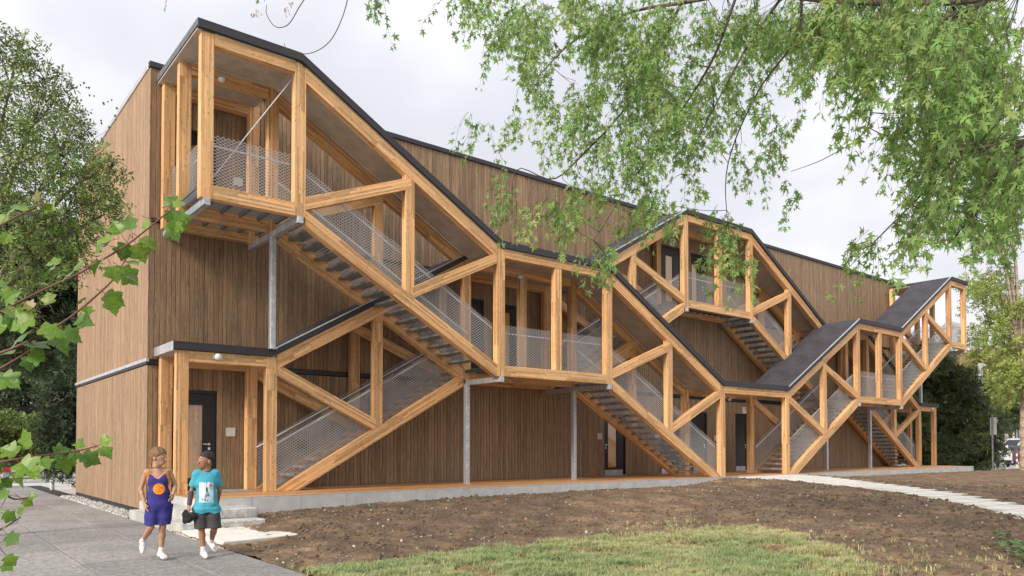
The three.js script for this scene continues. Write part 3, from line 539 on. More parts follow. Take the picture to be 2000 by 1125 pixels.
// ---------- vegetation ----------
const leafMat = (r, g, b, tr = 0.38) => new THREE.MeshPhysicalMaterial({ color: new THREE.Color().setRGB(r, g, b), roughness: 0.62, transmission: tr, thickness: 0, side: THREE.DoubleSide, specularIntensity: 0.6 });
M.leafWhite = leafMat(1, 1, 1, 0.5); M.leafDense = new THREE.MeshPhysicalMaterial({ color: 0xffffff, roughness: 0.6, transmission: 0.2, thickness: 0, side: THREE.DoubleSide });
M.bark = std({ map: grain(256, 512, 0.5, 1.0, [96, 86, 76], 0.6, 16, 95), bumpMap: midBump, bumpScale: 0.02, roughness: 1 });
M.twig = std({ color: new THREE.Color().setRGB(0.06, 0.048, 0.036), roughness: 0.9 });
M.redtwig = std({ color: new THREE.Color().setRGB(0.13, 0.055, 0.035), roughness: 0.7 });
function leafShape(half, fold, curl) {      // half outline from base to tip; fan along the midrib
  const P = [], I = [], n = half.length, tip = half[n - 1][1];
  const z = (x, y) => fold * Math.abs(x) - curl * (y * y) - 0.25 * curl * x * x;
  for (const s of [1, -1]) { const o = P.length / 3; for (const [x, y] of half) P.push(s * x, y, z(x, y)); const mid = [0.12, 0.4, 0.7].map(t => t * tip), mo = P.length / 3; for (const y of mid) P.push(0, y, z(0, y)); for (let i = 0; i < n - 1; i++) { const yy = (half[i][1] + half[i + 1][1]) / 2, m = yy < 0.2 * tip ? 0 : yy < 0.58 * tip ? 1 : 2; if (s > 0) I.push(mo + m, o + i, o + i + 1); else I.push(mo + m, o + i + 1, o + i); } if (s > 0) { } for (let m = 0; m < 2; m++) { let bi = 0; for (let i = 0; i < n - 1; i++) { const a = (half[i][1] + half[i + 1][1]) / 2, k = a < 0.2 * tip ? 0 : a < 0.58 * tip ? 1 : 2; if (k <= m) bi = i + 1; } if (s > 0) I.push(mo + m, o + bi, mo + m + 1); else I.push(mo + m, mo + m + 1, o + bi); } }
  const g = new THREE.BufferGeometry(); const UVs = []; for (let i = 0; i < P.length; i += 3) UVs.push(P[i] / 1.4 + 0.5, P[i + 1] / 1.2 + 0.1); g.setAttribute('position', new THREE.Float32BufferAttribute(P, 3)); g.setAttribute('uv', new THREE.Float32BufferAttribute(UVs, 2)); g.setIndex(I); g.computeVertexNormals(); return g;
}
const silverHalf = [[0, 0], [0.1, 0.02], [0.4, -0.02], [0.2, 0.12], [0.13, 0.22], [0.34, 0.38], [0.52, 0.64], [0.27, 0.5], [0.08, 0.36], [0.16, 0.64], [0.06, 0.8], [0, 1.08]];
const mapleHalf = [[0, 0], [0.1, -0.05], [0.26, -0.03], [0.46, 0.02], [0.44, 0.14], [0.36, 0.24], [0.52, 0.36], [0.62, 0.52], [0.5, 0.56], [0.42, 0.62], [0.26, 0.56], [0.28, 0.7], [0.2, 0.8], [0.1, 0.86], [0, 1.0]];
const ovalHalf = [[0, 0], [0.16, 0.1], [0.26, 0.35], [0.2, 0.7], [0, 1]];
const Q = (axis, normal) => { const y = axis.clone().normalize(), z = normal.clone().addScaledVector(y, -normal.dot(y)).normalize(), x = V3().crossVectors(y, z); return new THREE.Quaternion().setFromRotationMatrix(new THREE.Matrix4().makeBasis(x, y, z)); };
const rv = r => { const t = r() * 6.283, u = r() * 2 - 1, s = Math.sqrt(1 - u * u); return V3(s * Math.cos(t), u, s * Math.sin(t)); };
function curve(pts, n) { return new THREE.CatmullRomCurve3(pts).getPoints(n); }

{ // --- silver maple reaching over from beside the camera ---
  const r = rng(1234);
  const base = CAM.clone().addScaledVector(RIGHT, 6.2).addScaledVector(V3(FWD.x, 0, FWD.z), 2.2); base.y = 0;
  const t = thing('silver_maple_tree', 'silver maple with deeply cut leaves hanging over the scene from above', 'tree');
  part('trunk', tube(curve([base, base.clone().add(V3(0.1, 2.5, 0)), base.clone().add(V3(0.0, 5.2, -0.2)), base.clone().add(V3(-0.2, 8, -0.5))], 14), 0.34, 0.2, 12), M.bark, t);
  const crotch = base.clone().add(V3(0, 4.9, -0.2)), A = (u, v, d) => at(u, v, d);
  const limbs = [
    [[crotch, A(2250, -120, 5), A(1930, -6, 6.8), A(1760, 4, 7.6), A(1640, 2, 8.4), A(1440, -12, 9.6), A(1330, 6, 10), A(1230, 24, 10.3), A(1120, 80, 10.6), A(1050, 150, 10.8)], 0.055, 0.009],
    [[crotch.clone().add(V3(0, 0.8, 0)), A(2200, -320, 6), A(1800, -160, 8), A(1580, -60, 9), A(1480, 60, 9.4), A(1400, 200, 9.6), A(1330, 340, 9.8)], 0.042, 0.004],
    [[crotch.clone().add(V3(0, 1.6, 0)), A(2300, -500, 7), A(1700, -260, 9.5), A(1250, -120, 11), A(1000, -40, 11.5), A(930, 40, 11.4)], 0.05, 0.006],
    [[A(1930, 2, 6.8), A(1815, 60, 6.9), A(1812, 120, 6.9), A(1836, 190, 7)], 0.03, 0.006], [[A(1760, 14, 7.6), A(1705, 70, 7.5), A(1702, 180, 7.5), A(1690, 255, 7.6), A(1610, 310, 7.8), A(1545, 335, 8)], 0.009, 0.003],
    [[crotch, A(2200, 200, 5), A(2000, 275, 6), A(1880, 300, 6.4), A(1820, 360, 6.6), A(1720, 460, 7), A(1660, 520, 7.2)], 0.024, 0.003], [[A(2000, 275, 6), A(1940, 350, 6.3), A(1900, 420, 6.6), A(1850, 480, 6.8)], 0.02, 0.004],
    [[A(1330, 6, 10), A(1290, 90, 10), A(1230, 200, 10.1), A(1140, 300, 10.2), A(1080, 350, 10.3), A(1010, 330, 10.4), A(1000, 430, 10.4)], 0.02, 0.004], [[A(1440, -12, 9.6), A(1390, 120, 9.6), A(1300, 260, 9.8), A(1230, 360, 9.9), A(1160, 470, 10)], 0.02, 0.004],
    [[A(1560, -80, 9), A(1560, 60, 9.2), A(1480, 180, 9.4), A(1420, 330, 9.5), A(1425, 480, 9.6)], 0.02, 0.003], [[A(690, -60, 8), A(670, 30, 8), A(640, 85, 8), A(600, 105, 8), A(560, 96, 8), A(555, 85, 8)], 0.006, 0.003], [[A(640, -60, 8), A(590, 5, 8), A(560, 50, 8), A(538, 52, 8), A(520, 25, 8), A(521, 10, 8)], 0.006, 0.003],
    [[A(1000, -40, 11.5), A(850, -60, 10), A(735, -40, 8), A(735, 20, 8)], 0.012, 0.004], [[A(850, -60, 10), A(600, -90, 8.4), A(380, -40, 7.6), A(364, 0, 7.6)], 0.012, 0.004],
  ];
  const spine = [];
  limbs.forEach(([pts, a, b], i) => { const c = curve(pts, 26); part('limb', tube(c, a, b, a > 0.05 ? 9 : 5), i < 3 || i === 5 ? M.bark : M.twig, t); if (i !== 10 && i !== 11) spine.push(...c.slice(3)); });
  const MULT = 2.1, E = [[1000, 60, 100, 70, 34], [1150, 90, 150, 100, 88], [1330, 110, 150, 130, 92], [1480, 50, 120, 70, 44], [1240, 240, 120, 100, 46], [1090, 240, 80, 55, 20], [972, 262, 34, 16, 5], [1150, 330, 80, 70, 15], [1330, 270, 110, 90, 30], [1420, 200, 80, 90, 18], [1105, 410, 40, 50, 10], [1240, 380, 80, 60, 15], [1390, 440, 50, 45, 7], [1160, 500, 40, 30, 6], [1425, 500, 22, 70, 8], [1310, 410, 60, 36, 7], [1540, 285, 45, 36, 5], [1500, 340, 55, 55, 7], [1520, 390, 22, 24, 3], [1570, 60, 110, 60, 34], [1660, 50, 80, 50, 26], [1600, 140, 60, 50, 10], [1690, 140, 60, 80, 14], [1740, 30, 80, 50, 30], [1850, 50, 150, 70, 96], [1900, 170, 100, 100, 104], [1950, 290, 60, 80, 54], [1800, 270, 65, 55, 22], [1830, 370, 60, 40, 15], [1760, 440, 46, 22, 7], [1690, 490, 34, 12, 4], [1890, 410, 60, 50, 14], [735, -4, 12, 14, 3], [364, -62, 8, 5, 1], [506, -66, 8, 5, 1], [905, -16, 40, 14, 6], [960, 350, 34, 10, 3], [1000, 420, 20, 36, 4], [1980, 420, 30, 60, 10]];
  const L = [], C = [], twigs = [], big = [], PT = [];
  for (const [u, v, ru, rw, n] of E) for (let k = 0, uu, vv, dep; k < (n < 4 ? n : n * MULT); k++) {
    if (k % 4 === 0) { const a = r() * 6.283, q = Math.sqrt(r()); uu = u + Math.cos(a) * q * ru; vv = v + Math.sin(a) * q * rw; dep = u > 1640 ? 5.4 + r() * 3.6 : u < 800 ? 8 : 8.4 + r() * 3.4; }
    else { uu += (r() - 0.5) * 42; vv += (r() - 0.5) * 34; dep += (r() - 0.5) * 0.4; }
    const p0 = at(uu, vv - 22, dep); let near = null, nd = 1e9; for (const s of spine) { const d = s.distanceToSquared(p0) + (s.y < p0.y - 0.2 ? 2 : 0); if (d < nd) { nd = d; near = s; } }
    const dir = rv(r).multiplyScalar(0.55).add(V3(0, -0.9, 0)).addScaledVector(RIGHT, -0.3).normalize(), len = 0.22 + r() * 0.36, segs = 5, path = [p0.clone()];
    for (let s = 1; s <= segs; s++) { dir.add(V3(0, -0.16, 0)).addScaledVector(rv(r), 0.16).normalize(); path.push(path[s - 1].clone().addScaledVector(dir, len / segs)); }
    if (nd < 0.3 || (nd < 1.2 && r() < 0.08)) { const m = near.clone().lerp(p0, 0.5).add(V3(0, -0.04 * Math.sqrt(nd), 0)).addScaledVector(rv(r), 0.05); twigs.push(tube(curve([near, m, p0], 5), 0.005, 0.003, 3)); }
    twigs.push(tube(path, 0.0026, 0.0012, 3));
    const shade = 0.8 + r() * 0.5, yel = r();
    for (let s = 0; s <= segs; s++) for (const side of s === segs ? [0, 1, -1] : [1, -1]) {
      if (r() < 0.14) continue;
      const tang = dir.clone(), lat = V3().crossVectors(tang, rv(r)).normalize(), ax = tang.clone().multiplyScalar(side === 0 ? 1 : 0.35).addScaledVector(lat, side * 0.8).add(V3(0, -0.45, 0)).normalize();
      const nrm = rv(r).multiplyScalar(0.8).add(V3(0, 0.8, 0)), size = 0.045 + r() * 0.065, pos = path[s].clone().addScaledVector(ax, 0.03 + r() * 0.03);
      { const e = pos.clone().sub(path[s]), l = e.length(); PT.push(mat4(path[s].clone().addScaledVector(e, 0.5), new THREE.Quaternion().setFromUnitVectors(V3(0, 1, 0), e.normalize()), V3(1, l, 1))); }
      const m = mat4(pos, Q(ax, nrm), V3(size * (0.85 + 0.3 * r()), size, size)); const cc = new THREE.Color().setRGB((0.19 + 0.12 * yel) * shade, (0.36 + 0.06 * yel) * shade, (0.095 + 0.03 * yel) * shade);
      if (dep < 6.4 && big.length < 220 && r() < 0.5) big.push([m, Math.floor(r() * 4)]); else { L.push(m); C.push(cc); }
    }
  }
  instanced('petioles', new THREE.CylinderGeometry(0.0008, 0.0008, 1, 3, 1, true), std({ color: new THREE.Color().setRGB(0.22, 0.2, 0.07) }), PT, t);
  const lg = leafShape(silverHalf, 0.22, 0.28), tw = part('twigs', merge(twigs), M.twig, t); tw.userData.kind = 'stuff';
  { const shapes = [lg, leafShape(silverHalf, 0.45, 0.5), leafShape(silverHalf.map(([x, y]) => [x * 0.8, y]), -0.15, 0.15)]; shapes.forEach((g, k) => instanced('foliage', g, M.leafWhite, L.filter((_, i) => i % 3 === k), t, C.filter((_, i) => i % 3 === k))); }
  const lm = [leafMat(0.22, 0.36, 0.09, 0.5), leafMat(0.27, 0.39, 0.1, 0.5), leafMat(0.19, 0.33, 0.08, 0.5), leafMat(0.3, 0.4, 0.1, 0.5)];
  for (const [m, k] of big) { const o = part('leaf', lg, lm[k], t); o.applyMatrix4(m); }
  const sd = []; for (const [u, v] of [[498, 25], [503, 30], [560, 22], [566, 8], [1682, 290]]) for (let k = 0; k < 8; k++) { const g = leafShape(ovalHalf, 0.1, 0.2); g.scale(0.02, 0.035, 0.02); g.applyMatrix4(mat4(at(u + (r() - 0.5) * 12, v + (r() - 0.5) * 16, 8), Q(V3(r() - 0.5, -1, r() - 0.5), rv(r)), 1)); sd.push(g); }
  part('seed_cluster', merge(sd), std({ color: new THREE.Color().setRGB(0.3, 0.16, 0.08), side: THREE.DoubleSide }), t).userData.kind = 'stuff';
  // the rest of the crown, overhead and behind the camera
  const up = []; for (let k = 0; k < 400 && up.length < 74; k++) { const c = V3(-3 + r() * 17, 6.6 + r() * 6, 13.5 + r() * 11), q = c.clone().sub(CAM), dz = q.dot(FWD), v = 836 - 1475 * q.dot(UPV) / dz; if (dz > 0.3 && v > -420) continue; if (c.clone().sub(base).setY(0).length() > 13) continue; up.push([c, 1.0 + r() * 0.5]); }
  crown(t, 'overhead_foliage', lg, M.leafWhite, up, 330, [0.2, 0.34, 0.09], 661, { s: 0.13, dy: 0.05, droop: -0.6 });
  for (const [c] of up.slice(0, 24)) part('limb', tube(curve([base.clone().add(V3(0, 5.5, -0.2)), base.clone().lerp(c, 0.5).setY(Math.max(6.4, c.y - 0.4)), c], 6), 0.06, 0.01, 5), M.bark, t);
}
// sprig: a little twig with paired leaflets, used as the leaf clump of bushes and trees further off
function sprig(seed, n, len, lw, ll, half = ovalHalf) { const r = rng(seed), gs = []; for (let k = 0; k < n; k++) { const y = len * (k + 0.5) / n, s = k % 2 ? 1 : -1, g = leafShape(half, 0.2, 0.3); g.scale(lw, ll * (0.8 + 0.4 * r()), ll); g.applyMatrix4(mat4(V3((r() - 0.5) * len * 0.2, y, (r() - 0.5) * len * 0.2), Q(V3(s * (0.7 + r() * 0.5), 0.5 + r() * 0.4, (r() - 0.5) * 1.4), V3((r() - 0.5) * 1.2, (r() - 0.5) * 0.6, 1)), 1)); gs.push(g); } return merge(gs); }
function crown(parent, name, geo, mat, clumps, per, rgb, seed, o = {}) {      // clumps: [Vector3, radius]; sprigs spread through each clump's volume, denser near its skin
  const r = rng(seed), L = [], C = [];
  for (const [c, rad, ky = 0.8] of clumps) {
    const tone = 0.75 + 0.5 * r(), n = Math.round(per * rad * rad);
    for (let k = 0; k < n; k++) {
      const d = rv(r), q = rad * Math.pow(r(), 0.45) * (0.75 + 0.5 * fbm(d.x * 2 + c.x, d.y * 2 + c.y + d.z * 2, 2, seed)), p = c.clone().add(V3(d.x * q, d.y * q * ky, d.z * q));
      if (o.minY !== undefined && p.y < o.minY) continue;
      const ax = d.clone().multiplyScalar(0.8).addScaledVector(rv(r), 0.7).add(V3(0, o.droop ?? -0.1, 0)), s = (o.s ?? 1) * (0.7 + 0.6 * r()), k2 = tone * (0.7 + 0.6 * r()), y = r();
      L.push(mat4(p, Q(ax, rv(r)), s)); C.push(new THREE.Color().setRGB((rgb[0] + y * (o.dy ?? 0.02)) * k2, (rgb[1] + y * (o.dy ?? 0.02) * 0.8) * k2, rgb[2] * k2));
    }
  }
  return instanced(name, geo, mat, L, parent, C);
}
{ // --- goldenrain tree beside the end wall ---
  const r = rng(77), b = at(-90, 1000, 12.2); b.y = 0;
  const t = thing('goldenrain_tree', 'leafy tree with pale hanging seed pods beside the pale end wall', 'tree');
  const cr = b.clone().add(V3(0.1, 3.2, 0)), P = (u, v, d) => at(u, v, d * 0.74);
  part('trunk', tube(curve([b, b.clone().add(V3(0.06, 2, 0)), cr], 10), 0.17, 0.11, 10), M.bark, t);
  const ends = [[60, 250, 16.5], [30, 120, 17], [180, 330, 16], [120, 430, 15.6], [10, 420, 15], [90, 180, 17.5], [200, 420, 16.4], [60, 520, 15.5], [20, 320, 16]];
  for (const [u, v, d] of ends) part('limb', tube(curve([cr, cr.clone().lerp(P(u, v, d), 0.5).add(V3(0, 0.35, 0)), P(u, v, d)], 10), 0.07, 0.014, 6), M.bark, t);
  const cl = []; for (const [u, v, d, q] of [[20, 170, 17, 0.9], [70, 240, 16.8, 0.95], [120, 300, 16.4, 0.9], [20, 300, 16, 0.9], [175, 350, 16.2, 0.7], [70, 380, 15.6, 0.9], [130, 420, 15.8, 0.75], [10, 440, 15, 0.8], [195, 410, 16.3, 0.45], [60, 500, 15.4, 0.75], [110, 520, 15.6, 0.5], [10, 560, 14.8, 0.6], [90, 160, 17.6, 0.5], [40, 100, 17.2, 0.45], [130, 220, 17.2, 0.4], [10, 90, 17, 0.4], [160, 270, 16.8, 0.35], [225, 400, 16.2, 0.25], [215, 330, 16.1, 0.3], [150, 480, 15.9, 0.45]]) cl.push([P(u, v, d), q * 0.76]);
  crown(t, 'foliage', sprig(1, 8, 0.2, 0.055, 0.085), M.leafDense, cl, 440, [0.115, 0.195, 0.042], 31, { s: 0.76, dy: 0.06, droop: -0.3 });
  const pods = [], pc = []; const podG = new THREE.ConeGeometry(0.02, 0.046, 5); podG.rotateX(Math.PI);
  for (const [c, q] of cl) for (let k = 0; k < 90 * q; k++) { const p = c.clone().addScaledVector(rv(r), q * (0.7 + 0.45 * r())).add(V3(0, -0.05, 0)); pods.push(mat4(p, new THREE.Quaternion().setFromEuler(new THREE.Euler((r() - 0.5) * 0.8, r() * 6, (r() - 0.5) * 0.8)), 0.8 + r() * 0.6)); const y = r(); pc.push(new THREE.Color().setRGB(0.2 + 0.12 * y, 0.3 + 0.06 * y, 0.09)); }
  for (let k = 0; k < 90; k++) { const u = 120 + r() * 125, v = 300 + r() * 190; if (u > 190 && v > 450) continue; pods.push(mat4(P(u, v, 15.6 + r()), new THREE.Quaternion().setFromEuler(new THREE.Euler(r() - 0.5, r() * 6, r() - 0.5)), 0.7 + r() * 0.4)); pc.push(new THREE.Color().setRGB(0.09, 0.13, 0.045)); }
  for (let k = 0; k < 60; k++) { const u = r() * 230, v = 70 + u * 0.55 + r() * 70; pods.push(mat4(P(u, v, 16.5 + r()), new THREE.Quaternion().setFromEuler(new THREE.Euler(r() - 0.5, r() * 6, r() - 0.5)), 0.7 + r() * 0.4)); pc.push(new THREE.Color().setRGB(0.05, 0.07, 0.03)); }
  instanced('seed_pods', podG, M.leafDense, pods, t, pc);
  const tw = []; for (const [c, q] of cl) for (let k = 0; k < 9; k++) { const e = c.clone().addScaledVector(rv(r), q * 1.15); tw.push(tube(curve([c, c.clone().lerp(e, 0.5).add(V3(0, 0.1, 0)), e], 4), 0.012, 0.003, 3)); }
  for (let k = 0; k < 16; k++) { const u = 60 + r() * 170, v = 130 + u * 0.6 + r() * 60; tw.push(tube([P(u - 50, v + 45, 16.3), P(u - 20, v + 12, 16.4), P(u, v, 16.5)], 0.006, 0.002, 3)); }
  part('twigs', merge(tw), M.twig, t).userData.kind = 'stuff';
}
const conifer = sprig(5, 9, 0.22, 0.05, 0.12), roundLeaf = sprig(6, 8, 0.26, 0.09, 0.12), smallLeaf = sprig(7, 9, 0.34, 0.1, 0.12);
function tree(name, label, x, z, h, clumps, geo, per, rgb, seed, o = {}) {
  const t = thing(name, label, o.cat ?? 'tree', [0, 0, 0], 0, o.group), r = rng(seed), y0 = o.y ?? 0;
  M.bark2 ??= std({ map: grain(256, 512, 0.5, 1.0, [158, 142, 124], 0.5, 16, 96), bumpMap: midBump, bumpScale: 0.02, roughness: 1 });
  part('trunk', tube(curve([V3(x, y0 - 0.1, z), V3(x + 0.1 * h * (r() - 0.5) * 0.4, y0 + h * 0.3, z), V3(x, y0 + h * 0.62, z)], 8), o.tr ?? 0.16, (o.tr ?? 0.16) * 0.5, 9), o.light ? M.bark2 : M.bark, t);
  for (const [c] of clumps.slice(0, 10)) part('limb', tube(curve([V3(x, Math.min(c.y, y0 + h * 0.5) * 0.75, z), V3(x, c.y, z).lerp(c, 0.6), c], 6), (o.tr ?? 0.16) * 0.4, 0.015, 5), o.light ? M.bark2 : M.bark, t);
  crown(t, 'foliage', geo, M.leafDense, clumps, per, rgb, seed, o); return t;
}
const vol = (r, n, x, y, z, rx, ry, rz, rad) => { const L = []; for (let k = 0; k < n; k++) { const d = rv(r), q = Math.pow(r(), 0.4); L.push([V3(x + d.x * rx * q, y + d.y * ry * q, z + d.z * rz * q), rad * (0.7 + 0.6 * r())]); } return L; };
{
  const r = rng(9);
  // behind the end wall on the street side
  tree('yew_column', 'dark clipped evergreen column standing against the back of the end wall', 0.6, -9.8, 6, vol(r, 26, 0.5, 2.6, -9.9, 0.9, 2.6, 0.8, 0.62), conifer, 420, [0.035, 0.072, 0.026], 201, { dy: 0.015 });
  tree('dark_evergreen_tree', 'tall dark evergreen tree behind the goldenrain tree', 1.6, -14.5, 9, vol(r, 44, -0.6, 6.9, -14, 3.0, 2.6, 1.8, 1.0), conifer, 170, [0.045, 0.085, 0.03], 202, { dy: 0.03, s: 1.5, tr: 0.16 });
  tree('broadleaf_tree', 'shaded broadleaf tree far down the street at the picture edge', at(10, 800, 44).x, at(10, 800, 44).z, 8, vol(r, 30, at(40, 700, 44).x, 6.2, at(40, 700, 44).z, 3.0, 2.2, 2, 1.1), roundLeaf, 110, [0.05, 0.09, 0.03], 203, { s: 1.8, dy: 0.02, tr: 0.25 });
  // hedge across the street
  const h = thing('hornbeam_hedge', 'light green hornbeam hedge across the street', 'hedge'), hc = [];
  for (let k = 0; k < 90; k++) hc.push([V3(-2.6 + r() * 6.0, 0.9 + r() * 2.0, -24.6 - r() * 1.6), 0.45 + r() * 0.25]);
  crown(h, 'foliage', roundLeaf, M.leafDense, hc, 330, [0.13, 0.21, 0.045], 204, { dy: 0.05, minY: 0.25, s: 0.9 });
  for (let k = 0; k < 9; k++) part('stem', tube(curve([V3(-2.4 + k * 0.7, 0, -25.4), V3(-2.3 + k * 0.7, 1.2, -25.4), V3(-2.5 + k * 0.7, 2.2, -25.3)], 4), 0.05, 0.02, 5), M.bark, h);
  // the dark bush past the far end of the deck
  tree('yew_tree', 'large dark yew past the far end of the deck', 43.6, -0.6, 7.6, [...vol(r, 50, 43.2, 3.2, -1, 2.6, 3.0, 2.6, 0.9), ...vol(r, 14, 42.2, 6.2, -2, 2.2, 1.2, 2.2, 0.8), ...vol(r, 12, 44.4, 1.0, 0.6, 1.4, 0.9, 1.2, 0.6)], conifer, 230, [0.055, 0.095, 0.034], 205, { dy: 0.05, s: 1.5, tr: 0.22 });
  const bl = (list, n, rad) => { const L = []; for (const [u, v, d, ru, rvv] of list) for (let k = 0; k < n; k++) { const a = r() * 6.283, q = Math.sqrt(r()); L.push([at(u + Math.cos(a) * q * ru, v + Math.sin(a) * q * rvv, d * (0.95 + 0.1 * r())), rad * (0.6 + 0.7 * r())]); } return L; };
  let p = at(2000, 900, 38); tree('street_tree', 'airy light green street tree with its trunk at the picture edge', p.x, p.z, 12, bl([[1960, 520, 39, 80, 120], [1990, 640, 39, 50, 60], [1930, 600, 40, 45, 90], [1985, 740, 38.5, 34, 36]], 20, 0.5), smallLeaf, 140, [0.22, 0.3, 0.075], 206, { light: 1, dy: 0.07, tr: 0.22 });
  p = at(1925, 880, 58); tree('street_tree', 'young tree with yellowish leaves rising behind the yew', p.x, p.z, 9, bl([[1925, 690, 58, 40, 60], [1955, 760, 58, 40, 40]], 12, 0.8), smallLeaf, 110, [0.2, 0.25, 0.055], 207, { dy: 0.09, s: 1.2, tr: 0.15 });
  p = at(1975, 880, 76); tree('street_tree', 'dark spreading tree above the parked cars', p.x, p.z, 6, bl([[1970, 800, 76, 50, 30], [1940, 790, 78, 40, 36]], 14, 1.1), roundLeaf, 70, [0.05, 0.085, 0.03], 208, { s: 2.0, tr: 0.22 });
}
